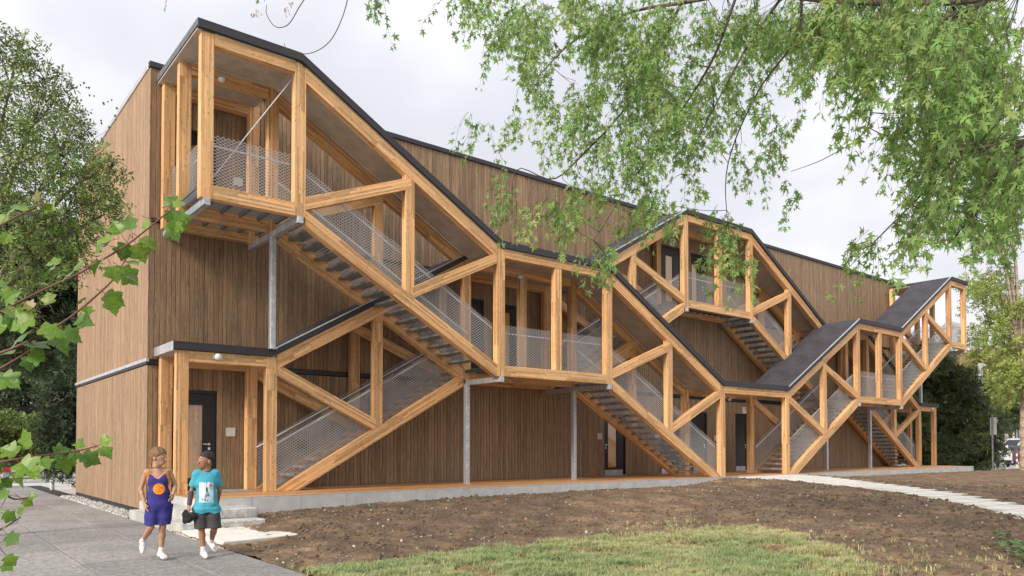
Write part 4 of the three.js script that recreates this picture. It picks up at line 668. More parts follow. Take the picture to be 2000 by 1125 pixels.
{ // --- maple sapling in the near left corner: large leaves one by one ---
  const r = rng(4321), t = thing('maple_sapling', 'maple sapling with large bright lobed leaves at the near corner', 'shrub');
  const G = [leafShape(mapleHalf, 0.12, 0.25), leafShape(mapleHalf, 0.3, 0.4), leafShape(mapleHalf, -0.1, 0.5), leafShape(mapleHalf, 0.2, -0.1)];
  const lm = [leafMat(0.14, 0.27, 0.028, 0.45), leafMat(0.19, 0.32, 0.035, 0.45), leafMat(0.1, 0.21, 0.04, 0.4), leafMat(0.23, 0.31, 0.05, 0.45), leafMat(0.24, 0.2, 0.05, 0.4)];
  const veins = (() => { const w = 256, d = new Uint8Array(w * w * 4), seg = []; const V = (x0, y0, x1, y1) => seg.push([x0, y0, x1, y1]); V(0, 0, 0, 1); for (const s of [1, -1]) { V(0, 0.02, s * 0.6, 0.5); V(0, 0.02, s * 0.44, 0.04); for (let k = 0; k < 5; k++) { V(0, 0.2 + k * 0.14, s * 0.24, 0.36 + k * 0.14); V(s * (0.12 + k * 0.1), 0.1 + k * 0.08, s * (0.16 + k * 0.1), 0.3 + k * 0.09); } } for (let j = 0; j < w; j++) for (let i = 0; i < w; i++) { const x = (i / w - 0.5) * 1.4, y = (j / w - 0.1) * 1.2; let m = 1; for (const [a, b, c, e] of seg) { const t = clamp(((x - a) * (c - a) + (y - b) * (e - b)) / ((c - a) ** 2 + (e - b) ** 2)); m = Math.min(m, Math.hypot(x - a - (c - a) * t, y - b - (e - b) * t) - 0.004); } const v = smooth(0.0, 0.014, m), n = 0.82 + 0.3 * fbm(i / 16, j / 16, 4, 700), o = (j * w + i) * 4; d[o] = 255 * clamp(lerp(0.98, 0.86, v) * n); d[o + 1] = 255 * clamp(lerp(1, 0.88, v) * n); d[o + 2] = 255 * clamp(lerp(1, 0.8, v) * n); d[o + 3] = 255; } const t = new THREE.DataTexture(d, w, w, THREE.RGBAFormat); t.colorSpace = THREE.SRGBColorSpace; t.magFilter = THREE.LinearFilter; t.minFilter = THREE.LinearMipmapLinearFilter; t.generateMipmaps = true; t.needsUpdate = true; return t; })();
  for (const m of lm) { m.map = veins; m.color.multiplyScalar(1.35); m.roughness = 0.42; }
  const D = 3.4, rt = CAM.clone().addScaledVector(RIGHT, -3.6).addScaledVector(V3(FWD.x, 0, FWD.z), 3.3); rt.y = 0;
  part('stem', tube(curve([rt, rt.clone().add(V3(0.03, 0.8, 0)), rt.clone().add(V3(0.0, 1.5, -0.1)), rt.clone().add(V3(0.05, 2.2, -0.1))], 10), 0.028, 0.012, 7), M.redtwig, t);
  const br = [[[-60, 640], [14, 602], [85, 566], [156, 533], [193, 511], [250, 477], [321, 420], [338, 408]], [[-60, 712], [0, 690], [60, 664], [128, 626], [190, 576], [227, 538], [253, 491]], [[-50, 470], [0, 441], [65, 407], [84, 396]], [[-60, 915], [18, 899], [80, 890], [151, 881], [192, 870]], [[-60, 985], [0, 965], [30, 975], [55, 972]], [[-60, 1060], [0, 1035], [25, 1020], [40, 1010]], [[-50, 745], [0, 720], [50, 690], [80, 672]]];
  for (const b of br) { const p = b.map(([u, v], i) => at(u, v, D + 0.12 * Math.sin(i + b[0][1]))); part('branch', tube(curve([rt.clone().add(V3(0.02, clamp(p[0].y - 0.25, 0.3, 2.1), -0.05)), ...p], 22), 0.007, 0.003, 6), M.redtwig, t); }
  // u, v of the leaf base, length in px, direction in degrees (0 right, 90 up), material
  const LV = [[112, 522, 62, 205, 0], [125, 515, 48, 175, 1], [150, 528, 60, 195, 2], [163, 520, 58, 168, 0], [205, 475, 42, 200, 0], [222, 468, 58, 185, 1], [240, 462, 52, 120, 0], [250, 470, 60, 250, 2], [262, 470, 62, 300, 1], [270, 462, 56, 330, 1], [258, 455, 50, 100, 2], [285, 425, 44, 160, 0], [300, 430, 40, 200, 1], [325, 412, 50, 60, 2], [335, 405, 58, 280, 0], [338, 408, 64, 300, 1], [330, 402, 40, 20, 3], [332, 432, 60, 290, 2], [345, 425, 46, 265, 1], [205, 505, 60, 215, 0], [215, 515, 60, 300, 0], [232, 520, 66, 320, 0], [245, 510, 46, 350, 1], [240, 535, 40, 340, 2], [200, 570, 62, 335, 0], [205, 575, 66, 305, 1], [146, 622, 56, 345, 2], [150, 600, 38, 60, 0], [168, 592, 36, 290, 0], [20, 560, 40, 170, 2], [60, 560, 44, 20, 0], [45, 565, 36, 200, 1], [75, 620, 95, 200, 1], [70, 640, 120, 350, 1], [90, 652, 110, 330, 0], [60, 650, 100, 190, 2], [40, 670, 110, 345, 1], [30, 690, 90, 190, 0], [100, 600, 44, 110, 3], [70, 605, 40, 150, 4], [120, 640, 60, 320, 2], [95, 690, 60, 200, 0], [40, 625, 60, 140, 3], [20, 640, 70, 170, 1], [10, 425, 44, 60, 1], [25, 425, 46, 200, 1], [62, 408, 54, 30, 3], [75, 400, 40, 110, 4], [50, 415, 46, 150, 1], [80, 402, 44, 340, 3], [20, 450, 40, 250, 1], [14, 725, 60, 240, 1], [0, 730, 70, 330, 0], [55, 690, 50, 270, 2], [60, 880, 68, 110, 1], [40, 890, 60, 150, 1], [75, 893, 56, 320, 0], [60, 897, 62, 290, 1], [35, 900, 80, 335, 1], [100, 888, 50, 20, 2], [118, 886, 62, 300, 1], [128, 884, 40, 350, 2], [150, 880, 36, 60, 2], [160, 880, 34, 120, 1], [155, 884, 58, 325, 2], [192, 870, 44, 30, 1], [190, 872, 48, 330, 0], [10, 900, 60, 200, 2], [0, 905, 70, 240, 1], [15, 920, 60, 315, 1], [25, 968, 36, 170, 0], [40, 972, 34, 320, 1], [50, 974, 30, 20, 0], [10, 962, 50, 120, 2], [5, 985, 40, 250, 1], [0, 1000, 40, 330, 0], [20, 1025, 44, 200, 1], [36, 1012, 34, 60, 0], [10, 1040, 48, 320, 2], [0, 1060, 50, 20, 0], [8, 1080, 44, 300, 1], [0, 1100, 40, 340, 0], [0, 930, 40, 300, 0], [5, 590, 60, 30, 0], [0, 615, 60, 340, 2]];
  for (const [u, v, len, deg, mi] of LV) {
    const d = D + (r() - 0.5) * 0.35, a = deg * Math.PI / 180, s = Math.min(len, 84) / 1475 * d * 0.6, p = at(u, v, d), ax = RIGHT.clone().multiplyScalar(Math.cos(a)).addScaledVector(UPV, Math.sin(a)).addScaledVector(FWD, (r() - 0.5) * 0.8), nrm = FWD.clone().multiplyScalar(-0.75).add(V3(0, 0.75, 0)).addScaledVector(rv(r), 0.6);
    const q = Q(ax, nrm), o = part('leaf', G[Math.floor(r() * 4)], lm[mi], t); o.applyMatrix4(mat4(p.clone().addScaledVector(ax.normalize(), 0.018), q, s));
    const b = p.clone().addScaledVector(ax, 0.02); part('petiole', tube([p.clone().addScaledVector(ax, -0.03), p, b], 0.0016, 0.0012, 4), M.redtwig, t);
  }
}
{ // creeping plants at the near right
  const r = rng(654), mk = (label, list) => { const t = thing('creeping_plant', label, 'plant', [0, 0, 0], 0, 'creeping plants on the soil'); const L = [], C = [], st = []; const lg = leafShape(mapleHalf, 0.2, 0.2);
    for (const [u0, v0, u1, v1, d0, d1, n] of list) { const pts = []; for (let k = 0; k <= 6; k++) { const p = at(lerp(u0, u1, k / 6), lerp(v0, v1, k / 6) + (r() - 0.5) * 6, lerp(d0, d1, k / 6)); const y = soilY(p.x, p.z, false) + 0.03 + 0.03 * r(); p.y = y; pts.push(p); } st.push(tube(curve(pts, 12), 0.004, 0.002, 4)); for (let k = 0; k < n; k++) { const p = pts[Math.floor(r() * 7)].clone().add(V3((r() - 0.5) * 0.24, 0.02 + r() * 0.07, (r() - 0.5) * 0.24)); L.push(mat4(p, Q(rv(r).setY(0.2), V3((r() - 0.5) * 0.8, 1, (r() - 0.5) * 0.8)), 0.045 + r() * 0.05)); const k2 = 0.8 + r() * 0.5; C.push(new THREE.Color().setRGB(0.1 * k2, 0.22 * k2, 0.04 * k2)); } }
    part('stem', merge(st), M.redtwig, t); instanced('foliage', lg, M.leafWhite, L, t, C); };
  mk('green creeper beside the pale garden path', [[1945, 998, 2030, 1030, 11, 8.6, 60], [1960, 1010, 2030, 1050, 10, 8.2, 50]]);
  mk('green creeper on the soil at the lower picture corner', [[1915, 1085, 2030, 1110, 6.8, 6.2, 60], [1960, 1100, 2040, 1120, 6.5, 6.0, 50]]);
}
// ---------- people ----------
// surface nets over a distance field
function isoMesh(f, lo, hi, h, color) {
  const n = [0, 1, 2].map(i => Math.ceil((hi[i] - lo[i]) / h) + 1), [nx, ny, nz] = n, F = new Float32Array(nx * ny * nz), id = new Int32Array(nx * ny * nz).fill(-1), P = [], I = [];
  const ix = (x, y, z) => (z * ny + y) * nx + x;
  for (let z = 0; z < nz; z++) for (let y = 0; y < ny; y++) for (let x = 0; x < nx; x++) F[ix(x, y, z)] = f(lo[0] + x * h, lo[1] + y * h, lo[2] + z * h);
  for (let z = 0; z < nz - 1; z++) for (let y = 0; y < ny - 1; y++) for (let x = 0; x < nx - 1; x++) {
    let m = 0; const c = []; for (let k = 0; k < 8; k++) { const v = F[ix(x + (k & 1), y + (k >> 1 & 1), z + (k >> 2))]; c.push(v); if (v < 0) m++; }
    if (m === 0 || m === 8) continue;
    let sx = 0, sy = 0, sz = 0, cnt = 0;
    for (const [a, b] of [[0, 1], [2, 3], [4, 5], [6, 7], [0, 2], [1, 3], [4, 6], [5, 7], [0, 4], [1, 5], [2, 6], [3, 7]]) if (c[a] < 0 !== c[b] < 0) { const t = c[a] / (c[a] - c[b]); sx += lerp(a & 1, b & 1, t); sy += lerp(a >> 1 & 1, b >> 1 & 1, t); sz += lerp(a >> 2, b >> 2, t); cnt++; }
    id[ix(x, y, z)] = P.length / 3; P.push(lo[0] + (x + sx / cnt) * h, lo[1] + (y + sy / cnt) * h, lo[2] + (z + sz / cnt) * h);
  }
  for (let z = 1; z < nz - 1; z++) for (let y = 1; y < ny - 1; y++) for (let x = 1; x < nx - 1; x++) {
    const a = F[ix(x, y, z)] < 0, q = (A, B, C, D, flip) => { if (A < 0 || B < 0 || C < 0 || D < 0) return; if (flip) I.push(A, C, B, A, D, C); else I.push(A, B, C, A, C, D); };
    if (a !== F[ix(x + 1, y, z)] < 0) q(id[ix(x, y - 1, z - 1)], id[ix(x, y, z - 1)], id[ix(x, y, z)], id[ix(x, y - 1, z)], !a);
    if (a !== F[ix(x, y + 1, z)] < 0) q(id[ix(x - 1, y, z - 1)], id[ix(x - 1, y, z)], id[ix(x, y, z)], id[ix(x, y, z - 1)], !a);
    if (a !== F[ix(x, y, z + 1)] < 0) q(id[ix(x - 1, y - 1, z)], id[ix(x, y - 1, z)], id[ix(x, y, z)], id[ix(x - 1, y, z)], !a);
  }
  const g = new THREE.BufferGeometry(); g.setAttribute('position', new THREE.Float32BufferAttribute(P, 3)); g.setIndex(I);
  const N = [], C = [], e = h * 0.5; for (let i = 0; i < P.length; i += 3) { const [x, y, z] = [P[i], P[i + 1], P[i + 2]], gx = f(x + e, y, z) - f(x - e, y, z), gy = f(x, y + e, z) - f(x, y - e, z), gz = f(x, y, z + e) - f(x, y, z - e), l = Math.hypot(gx, gy, gz) || 1; N.push(gx / l, gy / l, gz / l); C.push(...color(x, y, z)); }
  g.setAttribute('normal', new THREE.Float32BufferAttribute(N, 3)); g.setAttribute('color', new THREE.Float32BufferAttribute(C, 3)); return g;
}
const smin = (a, b, k) => { const h = clamp(0.5 + 0.5 * (b - a) / k); return lerp(b, a, h) - k * h * (1 - h); };
function cap(a, b, ra, rb) { const d = [b[0] - a[0], b[1] - a[1], b[2] - a[2]], L = d[0] ** 2 + d[1] ** 2 + d[2] ** 2; return (x, y, z) => { const t = clamp(((x - a[0]) * d[0] + (y - a[1]) * d[1] + (z - a[2]) * d[2]) / L); return Math.hypot(x - a[0] - d[0] * t, y - a[1] - d[1] * t, z - a[2] - d[2] * t) - lerp(ra, rb, t); }; }
function ell(c, r) { const m = Math.min(...r); return (x, y, z) => { const q = Math.hypot((x - c[0]) / r[0], (y - c[1]) / r[1], (z - c[2]) / r[2]); return (q - 1) * m; }; }
const uni = (fs, k) => (x, y, z) => { let d = fs[0](x, y, z); for (let i = 1; i < fs.length; i++) d = smin(d, fs[i](x, y, z), k); return d; };
const mid = (a, b, t) => a.map((v, i) => lerp(v, b[i], t)), off = (p, d, k) => p.map((v, i) => v + d[i] * k), sub = (a, b) => a.map((v, i) => v - b[i]), nrmz = a => { const l = Math.hypot(...a) || 1; return a.map(v => v / l); }, crs = (a, b) => [a[1] * b[2] - a[2] * b[1], a[2] * b[0] - a[0] * b[2], a[0] * b[1] - a[1] * b[0]];
const bounds = (pts, m) => [[0, 1, 2].map(i => Math.min(...pts.map(p => p[i])) - m), [0, 1, 2].map(i => Math.max(...pts.map(p => p[i])) + m)];
M.skinVC = new THREE.MeshPhysicalMaterial({ vertexColors: true, roughness: 0.55, sheen: 0.2 }); M.clothVC = std({ vertexColors: true, roughness: 0.95, side: THREE.DoubleSide }); M.hairVC = std({ vertexColors: true, roughness: 0.7 });
function handSdf(wrist, dir, side, curl, back) {     // five fingers; dir: along the forearm; side: the thumb's side; back: out of the back of the hand
  const fs = [], k = 0.92; const P0 = off(wrist, dir, 0.012 * k), P1 = off(wrist, dir, 0.07 * k);
  fs.push(cap(off(P0, side, 0.012), off(P1, side, 0.02), 0.017, 0.012), cap(off(P0, side, -0.008), off(P1, side, -0.02), 0.016, 0.012), cap(P0, P1, 0.017, 0.013));
  [[0.024, 0.062], [0.008, 0.07], [-0.008, 0.066], [-0.023, 0.052]].forEach(([s, len], i) => { let p = off(off(wrist, dir, 0.07 * k), side, s * k), d = dir; for (let j = 0; j < 3; j++) { const a = curl * (0.5 + 0.3 * j) + i * 0.05; d = nrmz(off(d, back, -a)); const q = off(p, d, len * k * [0.42, 0.32, 0.26][j]); fs.push(cap(p, q, 0.0075 - j * 0.0006, 0.007 - j * 0.0006)); p = q; } });
  let p = off(off(wrist, dir, 0.02), side, 0.02), d = nrmz(off(off(dir, side, 0.8), back, -0.35)); for (let j = 0; j < 2; j++) { const q = off(p, d, 0.03); fs.push(cap(p, q, 0.0095, 0.0078)); p = q; d = nrmz(off(off(dir, side, 0.15), back, -0.5)); }
  return uni(fs, 0.006);
}
function person(spec) {
  const J = spec.J, t = thing('person', spec.label, 'person', spec.pos, spec.turn), S = spec.skin, sk = () => S;
  const legs = side => { const h = J['hip' + side], k = J['knee' + side], a = J['ankle' + side], calf = mid(k, a, 0.3); calf[2] -= 0.012; return [cap(h, mid(h, k, 0.5), 0.07, 0.054), cap(mid(h, k, 0.5), k, 0.054, 0.04), cap(k, calf, 0.039, 0.041), cap(calf, a, 0.041, 0.026)]; };
  const arm = side => { const s = J['sho' + side], e = J['elb' + side], w = J['wri' + side]; return [cap(s, e, 0.036, 0.026), cap(e, mid(e, w, 0.3), 0.026, 0.027), cap(mid(e, w, 0.3), w, 0.027, 0.017)]; };
  const pelvis = mid(J.hipL, J.hipR, 0.5), sh = mid(J.shoL, J.shoR, 0.5), chest = mid(pelvis, sh, 0.74), waist = mid(pelvis, sh, 0.38);
  const w = (c, dx, y = 0) => [[c[0] - dx, c[1] + y, c[2]], [c[0] + dx, c[1] + y, c[2]]];
  const torsoF = [cap(...w(pelvis, 0.045, 0.02), 0.076, 0.076), cap(...w(waist, 0.036), 0.072, 0.072), cap(...w(chest, 0.052), 0.078, 0.078), cap(...[J.shoL, J.shoR].map((p, i) => off(p, [i ? -1 : 1, 0, 0], 0.02)), 0.042, 0.042), cap(mid(pelvis, sh, 0.1), mid(pelvis, sh, 0.85), 0.075, 0.07)];
  const torso = uni(torsoF, 0.05), neck = cap([sh[0], sh[1] - 0.01, sh[2]], off(J.head, [0, -0.075, -0.01], 1), 0.042, 0.04);
  const bodyF = uni([torso, neck, uni([...arm('L')], 0.02), uni(arm('R'), 0.02), uni(legs('L'), 0.02), uni(legs('R'), 0.02)], 0.03);
  const pts = Object.values(J), [lo, hi] = bounds(pts, 0.14);
  const geos = [isoMesh(bodyF, lo, hi, 0.0125, sk)];
  // head, built facing +z, then turned
  const hs = uni([ell([0, 0.03, -0.012], [0.07, 0.083, 0.086]), cap([0, 0.0, 0.03], [0, -0.055, 0.045], 0.055, 0.033), cap([0, -0.02, -0.01], [0, -0.11, -0.02], 0.05, 0.045)], 0.03);
  const feat = uni([cap([0, 0.008, 0.08], [0, -0.022, 0.098], 0.007, 0.0115), cap([-0.013, -0.046, 0.078], [0.013, -0.046, 0.078], 0.007, 0.007)], 0.006);
  const ears = (x, y, z) => Math.min(ell([0.07, -0.004, -0.008], [0.011, 0.031, 0.019])(x, y, z), ell([-0.07, -0.004, -0.008], [0.011, 0.031, 0.019])(x, y, z));
  const sock = (x, y, z) => Math.max(-1, ell([Math.sign(x) * 0.03, 0.012, 0.092], [0.019, 0.012, 0.02])(x, y, z));
  const headF = (x, y, z) => { let d = smin(hs(x, y, z), feat(x, y, z), 0.012); d = Math.max(d, -sock(x, y, z) - 0.003); d = smin(d, ell([0.03, 0.012, 0.068], [0.0125, 0.011, 0.0125])(Math.abs(x), y, z), 0.003); return smin(d, ears(x, y, z), 0.008); };
  const headCol = (x, y, z) => { const ex = Math.hypot((Math.abs(x) - 0.03) / 1.25, y - 0.012); if (z > 0.06) { if (ex < 0.0048) return [0.02, 0.014, 0.01]; if (ex < 0.0066) return [0.6, 0.58, 0.55]; if (Math.abs(y - 0.033 + 0.12 * Math.abs(Math.abs(x) - 0.03)) < 0.0042 && Math.abs(Math.abs(x) - 0.031) < 0.019) return spec.hair; if (Math.abs(y + 0.046) < 0.008 && Math.abs(x) < 0.021) return [S[0] * 0.85, S[1] * 0.58, S[2] * 0.6]; } return S; };
  const HM = new THREE.Matrix4().compose(V3(...J.head), new THREE.Quaternion().setFromEuler(new THREE.Euler(spec.nod ?? 0, spec.yaw, spec.tilt ?? 0, 'YXZ')), V3(1.1, 1.1, 1.1));
  const hg = isoMesh(headF, [-0.1, -0.12, -0.12], [0.1, 0.13, 0.13], 0.0036, headCol); hg.applyMatrix4(HM); geos.push(hg);
  for (const s of ['L', 'R']) {
    const wr = J['wri' + s], d = nrmz(sub(wr, J['elb' + s])), sd0 = s === 'L' ? [0.2, 0, 1] : [-0.2, 0, 1], back = nrmz(crs(d, sd0)), side = nrmz(crs(back, d)), bk = (s === 'L' ? back[0] > 0 : back[0] < 0) ? back.map(v => -v) : back;
    const f = handSdf(wr, d, side, spec['curl' + s] ?? 0.35, bk), c = off(wr, d, 0.07);
    geos.push(isoMesh((x, y, z) => smin(f(x, y, z), cap(off(wr, d, -0.05), wr, 0.021, 0.018)(x, y, z), 0.01), c.map(v => v - 0.12), c.map(v => v + 0.12), 0.0042, sk));
  }
  part('body', merge(geos), M.skinVC, t);
  // hair
  const hr = spec.hairShape, hairF = (x, y, z) => { const n = 0.006 * (fbm(x * 60 + 9, z * 60 + y * 25, 2, 5) - 0.5), d = ell([0, 0.038, -0.014], [0.083 + hr.vol, 0.09 + hr.vol, 0.096 + hr.vol])(x, y, z) + n, yb = hr.back + smooth(-0.09, 0.085, z) * (hr.front - hr.back) + 0.012 * (fbm(x * 40, z * 30, 2, 8) - 0.5); return Math.max(d, (yb - y) * 0.8, 0); };
  const hairG = isoMesh((x, y, z) => { const n = 0.022 * (fbm(x * 45 + 9, z * 40 + y * 16, 3, 5) - 0.5), d = ell([0, 0.038, -0.014], [0.08 + hr.vol, 0.088 + hr.vol, 0.096 + hr.vol])(x, y, z) + n, yb = hr.back + smooth(-0.09, 0.085, z) * (hr.front - hr.back) + 0.02 * (fbm(x * 45, z * 45, 2, 8) - 0.5); return Math.max(d, (yb - y) * 0.8); }, [-0.12, -0.09, -0.14], [0.12, 0.17, 0.12], 0.0042, (x, y, z) => { const k = 0.75 + 0.6 * fbm(x * 90 + z * 40, y * 18, 2, 3); return spec.hair.map(c => c * k); });
  hairG.applyMatrix4(HM); part('hair', hairG, M.hairVC, t);
  // clothes
  const fold = (x, y, z, a = 0.007) => a * (fbm(x * 9 + 3, y * 14 + z * 7, 3, 21) - 0.5) * 2;
  spec.clothes({ t, J, torso, pelvis, sh, chest, lo, hi, fold, arm, legs });
  for (const s of ['L', 'R']) {
    const a = J['ankle' + s], to = J['toe' + s], d = nrmz(sub(to, a)), heel = off(off(a, d, -0.035), [0, -1, 0], 0.035), flat = nrmz([to[0] - heel[0], to[1] - heel[1], to[2] - heel[2]]);
    const ball = mid(heel, to, 0.7), f = uni([cap(heel, ball, 0.034, 0.037), cap(ball, to, 0.037, 0.03), cap(heel, off(a, [0, 1, 0], 0.02), 0.036, 0.037), cap(mid(heel, to, 0.4), off(a, [0, 1, 0], 0.0), 0.03, 0.034)], 0.02), [l2, h2] = bounds([heel, to, a], 0.08);
    const up = [0, 1, 0], low = Math.min(heel[1], to[1]) - 0.037;
    part('shoe', isoMesh((x, y, z) => Math.max(f(x, y, z), (a[1] + 0.018 - y) * -1), l2, h2, 0.006, (x, y, z) => { const tt = ((x - heel[0]) * flat[0] + (y - heel[1]) * flat[1] + (z - heel[2]) * flat[2]); const below = y - (heel[1] + flat[1] * tt); return below < -0.021 ? [0.5, 0.5, 0.5] : fbm(x * 60, y * 60 + z * 60, 2, 4) > 0.62 ? [0.42, 0.43, 0.46] : [0.74, 0.74, 0.75]; }), M.clothVC, t);
    part('sock', isoMesh((x, y, z) => Math.max(cap(a, off(a, nrmz(sub(J['knee' + s], a)), 0.055), 0.034, 0.034)(x, y, z), -(y - a[1] + 0.02)), bounds([a], 0.11)[0], bounds([a], 0.11)[1], 0.007, () => [0.7, 0.7, 0.7]), M.clothVC, t);
  }
  return t;
}
function printPatch(f, x0, y0, x1, y1, zc, tx, parent, name) {      // flat print lying on the cloth
  const n = 18, P = [], U = [], I = [];
  for (let j = 0; j <= n; j++) for (let i = 0; i <= n; i++) { const x = lerp(x0, x1, i / n), y = lerp(y0, y1, j / n); let z = zc + 0.3; for (let k = 0; k < 60; k++) { const d = f(x, y, z); if (d < 0.0006) break; z -= d * 0.7; } P.push(x, y, z + 0.0035); U.push(i / n, j / n); }
  for (let j = 0; j < n; j++) for (let i = 0; i < n; i++) { const a = j * (n + 1) + i; I.push(a, a + 1, a + n + 1, a + 1, a + n + 2, a + n + 1); }
  const g = new THREE.BufferGeometry(); g.setAttribute('position', new THREE.Float32BufferAttribute(P, 3)); g.setAttribute('uv', new THREE.Float32BufferAttribute(U, 2)); g.setIndex(I); g.computeVertexNormals();
  part(name, g, std({ map: tx, alphaTest: 0.5, transparent: false, roughness: 0.9, side: THREE.DoubleSide }), parent);
}
function canvasTex(w, h, draw) { const c = document.createElement('canvas'); c.width = w; c.height = h; const x = c.getContext('2d'); draw(x, w, h); const t = new THREE.CanvasTexture(c); t.colorSpace = THREE.SRGBColorSpace; t.magFilter = THREE.LinearFilter; return t; }
{ // boy in the purple and orange jersey, looking towards his friend
  const purple = [0.035, 0.03, 0.2], orange = [0.62, 0.24, 0.03];
  person({
    label: 'boy walking in a purple basketball jersey with orange trim, brown hair', pos: [-1.43, 0, 6.84], turn: -0.25, skin: [0.42, 0.235, 0.15], hair: [0.17, 0.095, 0.04], yaw: 1.0, nod: 0.05, tilt: -0.05, hairShape: { vol: 0.006, back: -0.06, front: 0.05 }, curlL: 0.25, curlR: 0.55,
    J: { head: [-0.04, 1.345, 0.02], shoL: [-0.185, 1.155, 0], shoR: [0.09, 1.17, -0.02], elbL: [-0.25, 0.93, -0.03], wriL: [-0.2, 0.745, 0.05], elbR: [0.165, 0.965, -0.03], wriR: [0.135, 0.85, 0.13], hipL: [-0.1, 0.7, 0], hipR: [0.045, 0.71, 0], kneeL: [-0.125, 0.43, 0.05], ankleL: [-0.225, 0.225, -0.26], toeL: [-0.225, 0.085, -0.2], kneeR: [0.015, 0.41, 0.03], ankleR: [0.0, 0.085, 0.0], toeR: [0.05, 0.037, 0.13] },
    clothes({ t, J, torso, pelvis, sh, lo, hi, fold, legs }) {
      const cx = sh[0], f = (x, y, z) => { let d = torso(x, y, z) - 0.015 - 0.022 * clamp((1.0 - y) * 6) + fold(x, y, z); const v = y - (1.085 + 0.85 * Math.abs(x - cx)); if (z > -0.04) d = Math.max(d, v * 0.7); d = Math.max(d, (Math.abs(x - cx) - (0.165 - 0.35 * Math.max(0, y - 1.05))) * 0.8, 0.66 - y, y - 1.215); return d; };
      part('jersey', isoMesh(f, lo, hi, 0.009, (x, y, z) => { const e = Math.abs(x - cx), arm = y > 0.97 && e > 0.125 - 0.35 * Math.max(0, y - 1.05), vn = z > 0 && y - (1.06 + 0.85 * e) > 0; return arm ? orange : vn ? [0.55, 0.3, 0.2] : purple; }), M.clothVC, t);
      const lg = uni([uni(legs('L'), 0.02), uni(legs('R'), 0.02), torso], 0.04), cut = (x, y) => 0.46 - y;
      part('shorts', isoMesh((x, y, z) => Math.max(lg(x, y, z) - 0.03 - 0.06 * clamp(0.68 - y, 0, 0.2) + fold(x, y, z, 0.009), y - 0.73, cut(x, y)), lo, hi, 0.01, (x, y, z) => (y < 0.475 ? [0.05, 0.045, 0.14] : purple)), M.clothVC, t);
      const tx = canvasTex(256, 256, (c) => { c.clearRect(0, 0, 256, 256); c.fillStyle = '#e88a1c'; c.beginPath(); c.arc(128, 128, 108, 0, 7); c.fill(); c.strokeStyle = '#c8561a'; c.lineWidth = 9; c.beginPath(); c.moveTo(40, 150); c.quadraticCurveTo(128, 110, 216, 140); c.moveTo(60, 190); c.quadraticCurveTo(140, 150, 210, 180); c.moveTo(110, 24); c.quadraticCurveTo(150, 120, 120, 232); c.stroke(); c.fillStyle = '#d8762a'; c.fillRect(60, 176, 120, 22); c.fillStyle = '#3a2a78'; c.fillRect(66, 84, 60, 9); c.fillRect(140, 96, 44, 9); });
      printPatch(f, cx - 0.07, 0.85, cx + 0.1, 1.02, 0, tx, t, 'ball_print');
    },
  });
}
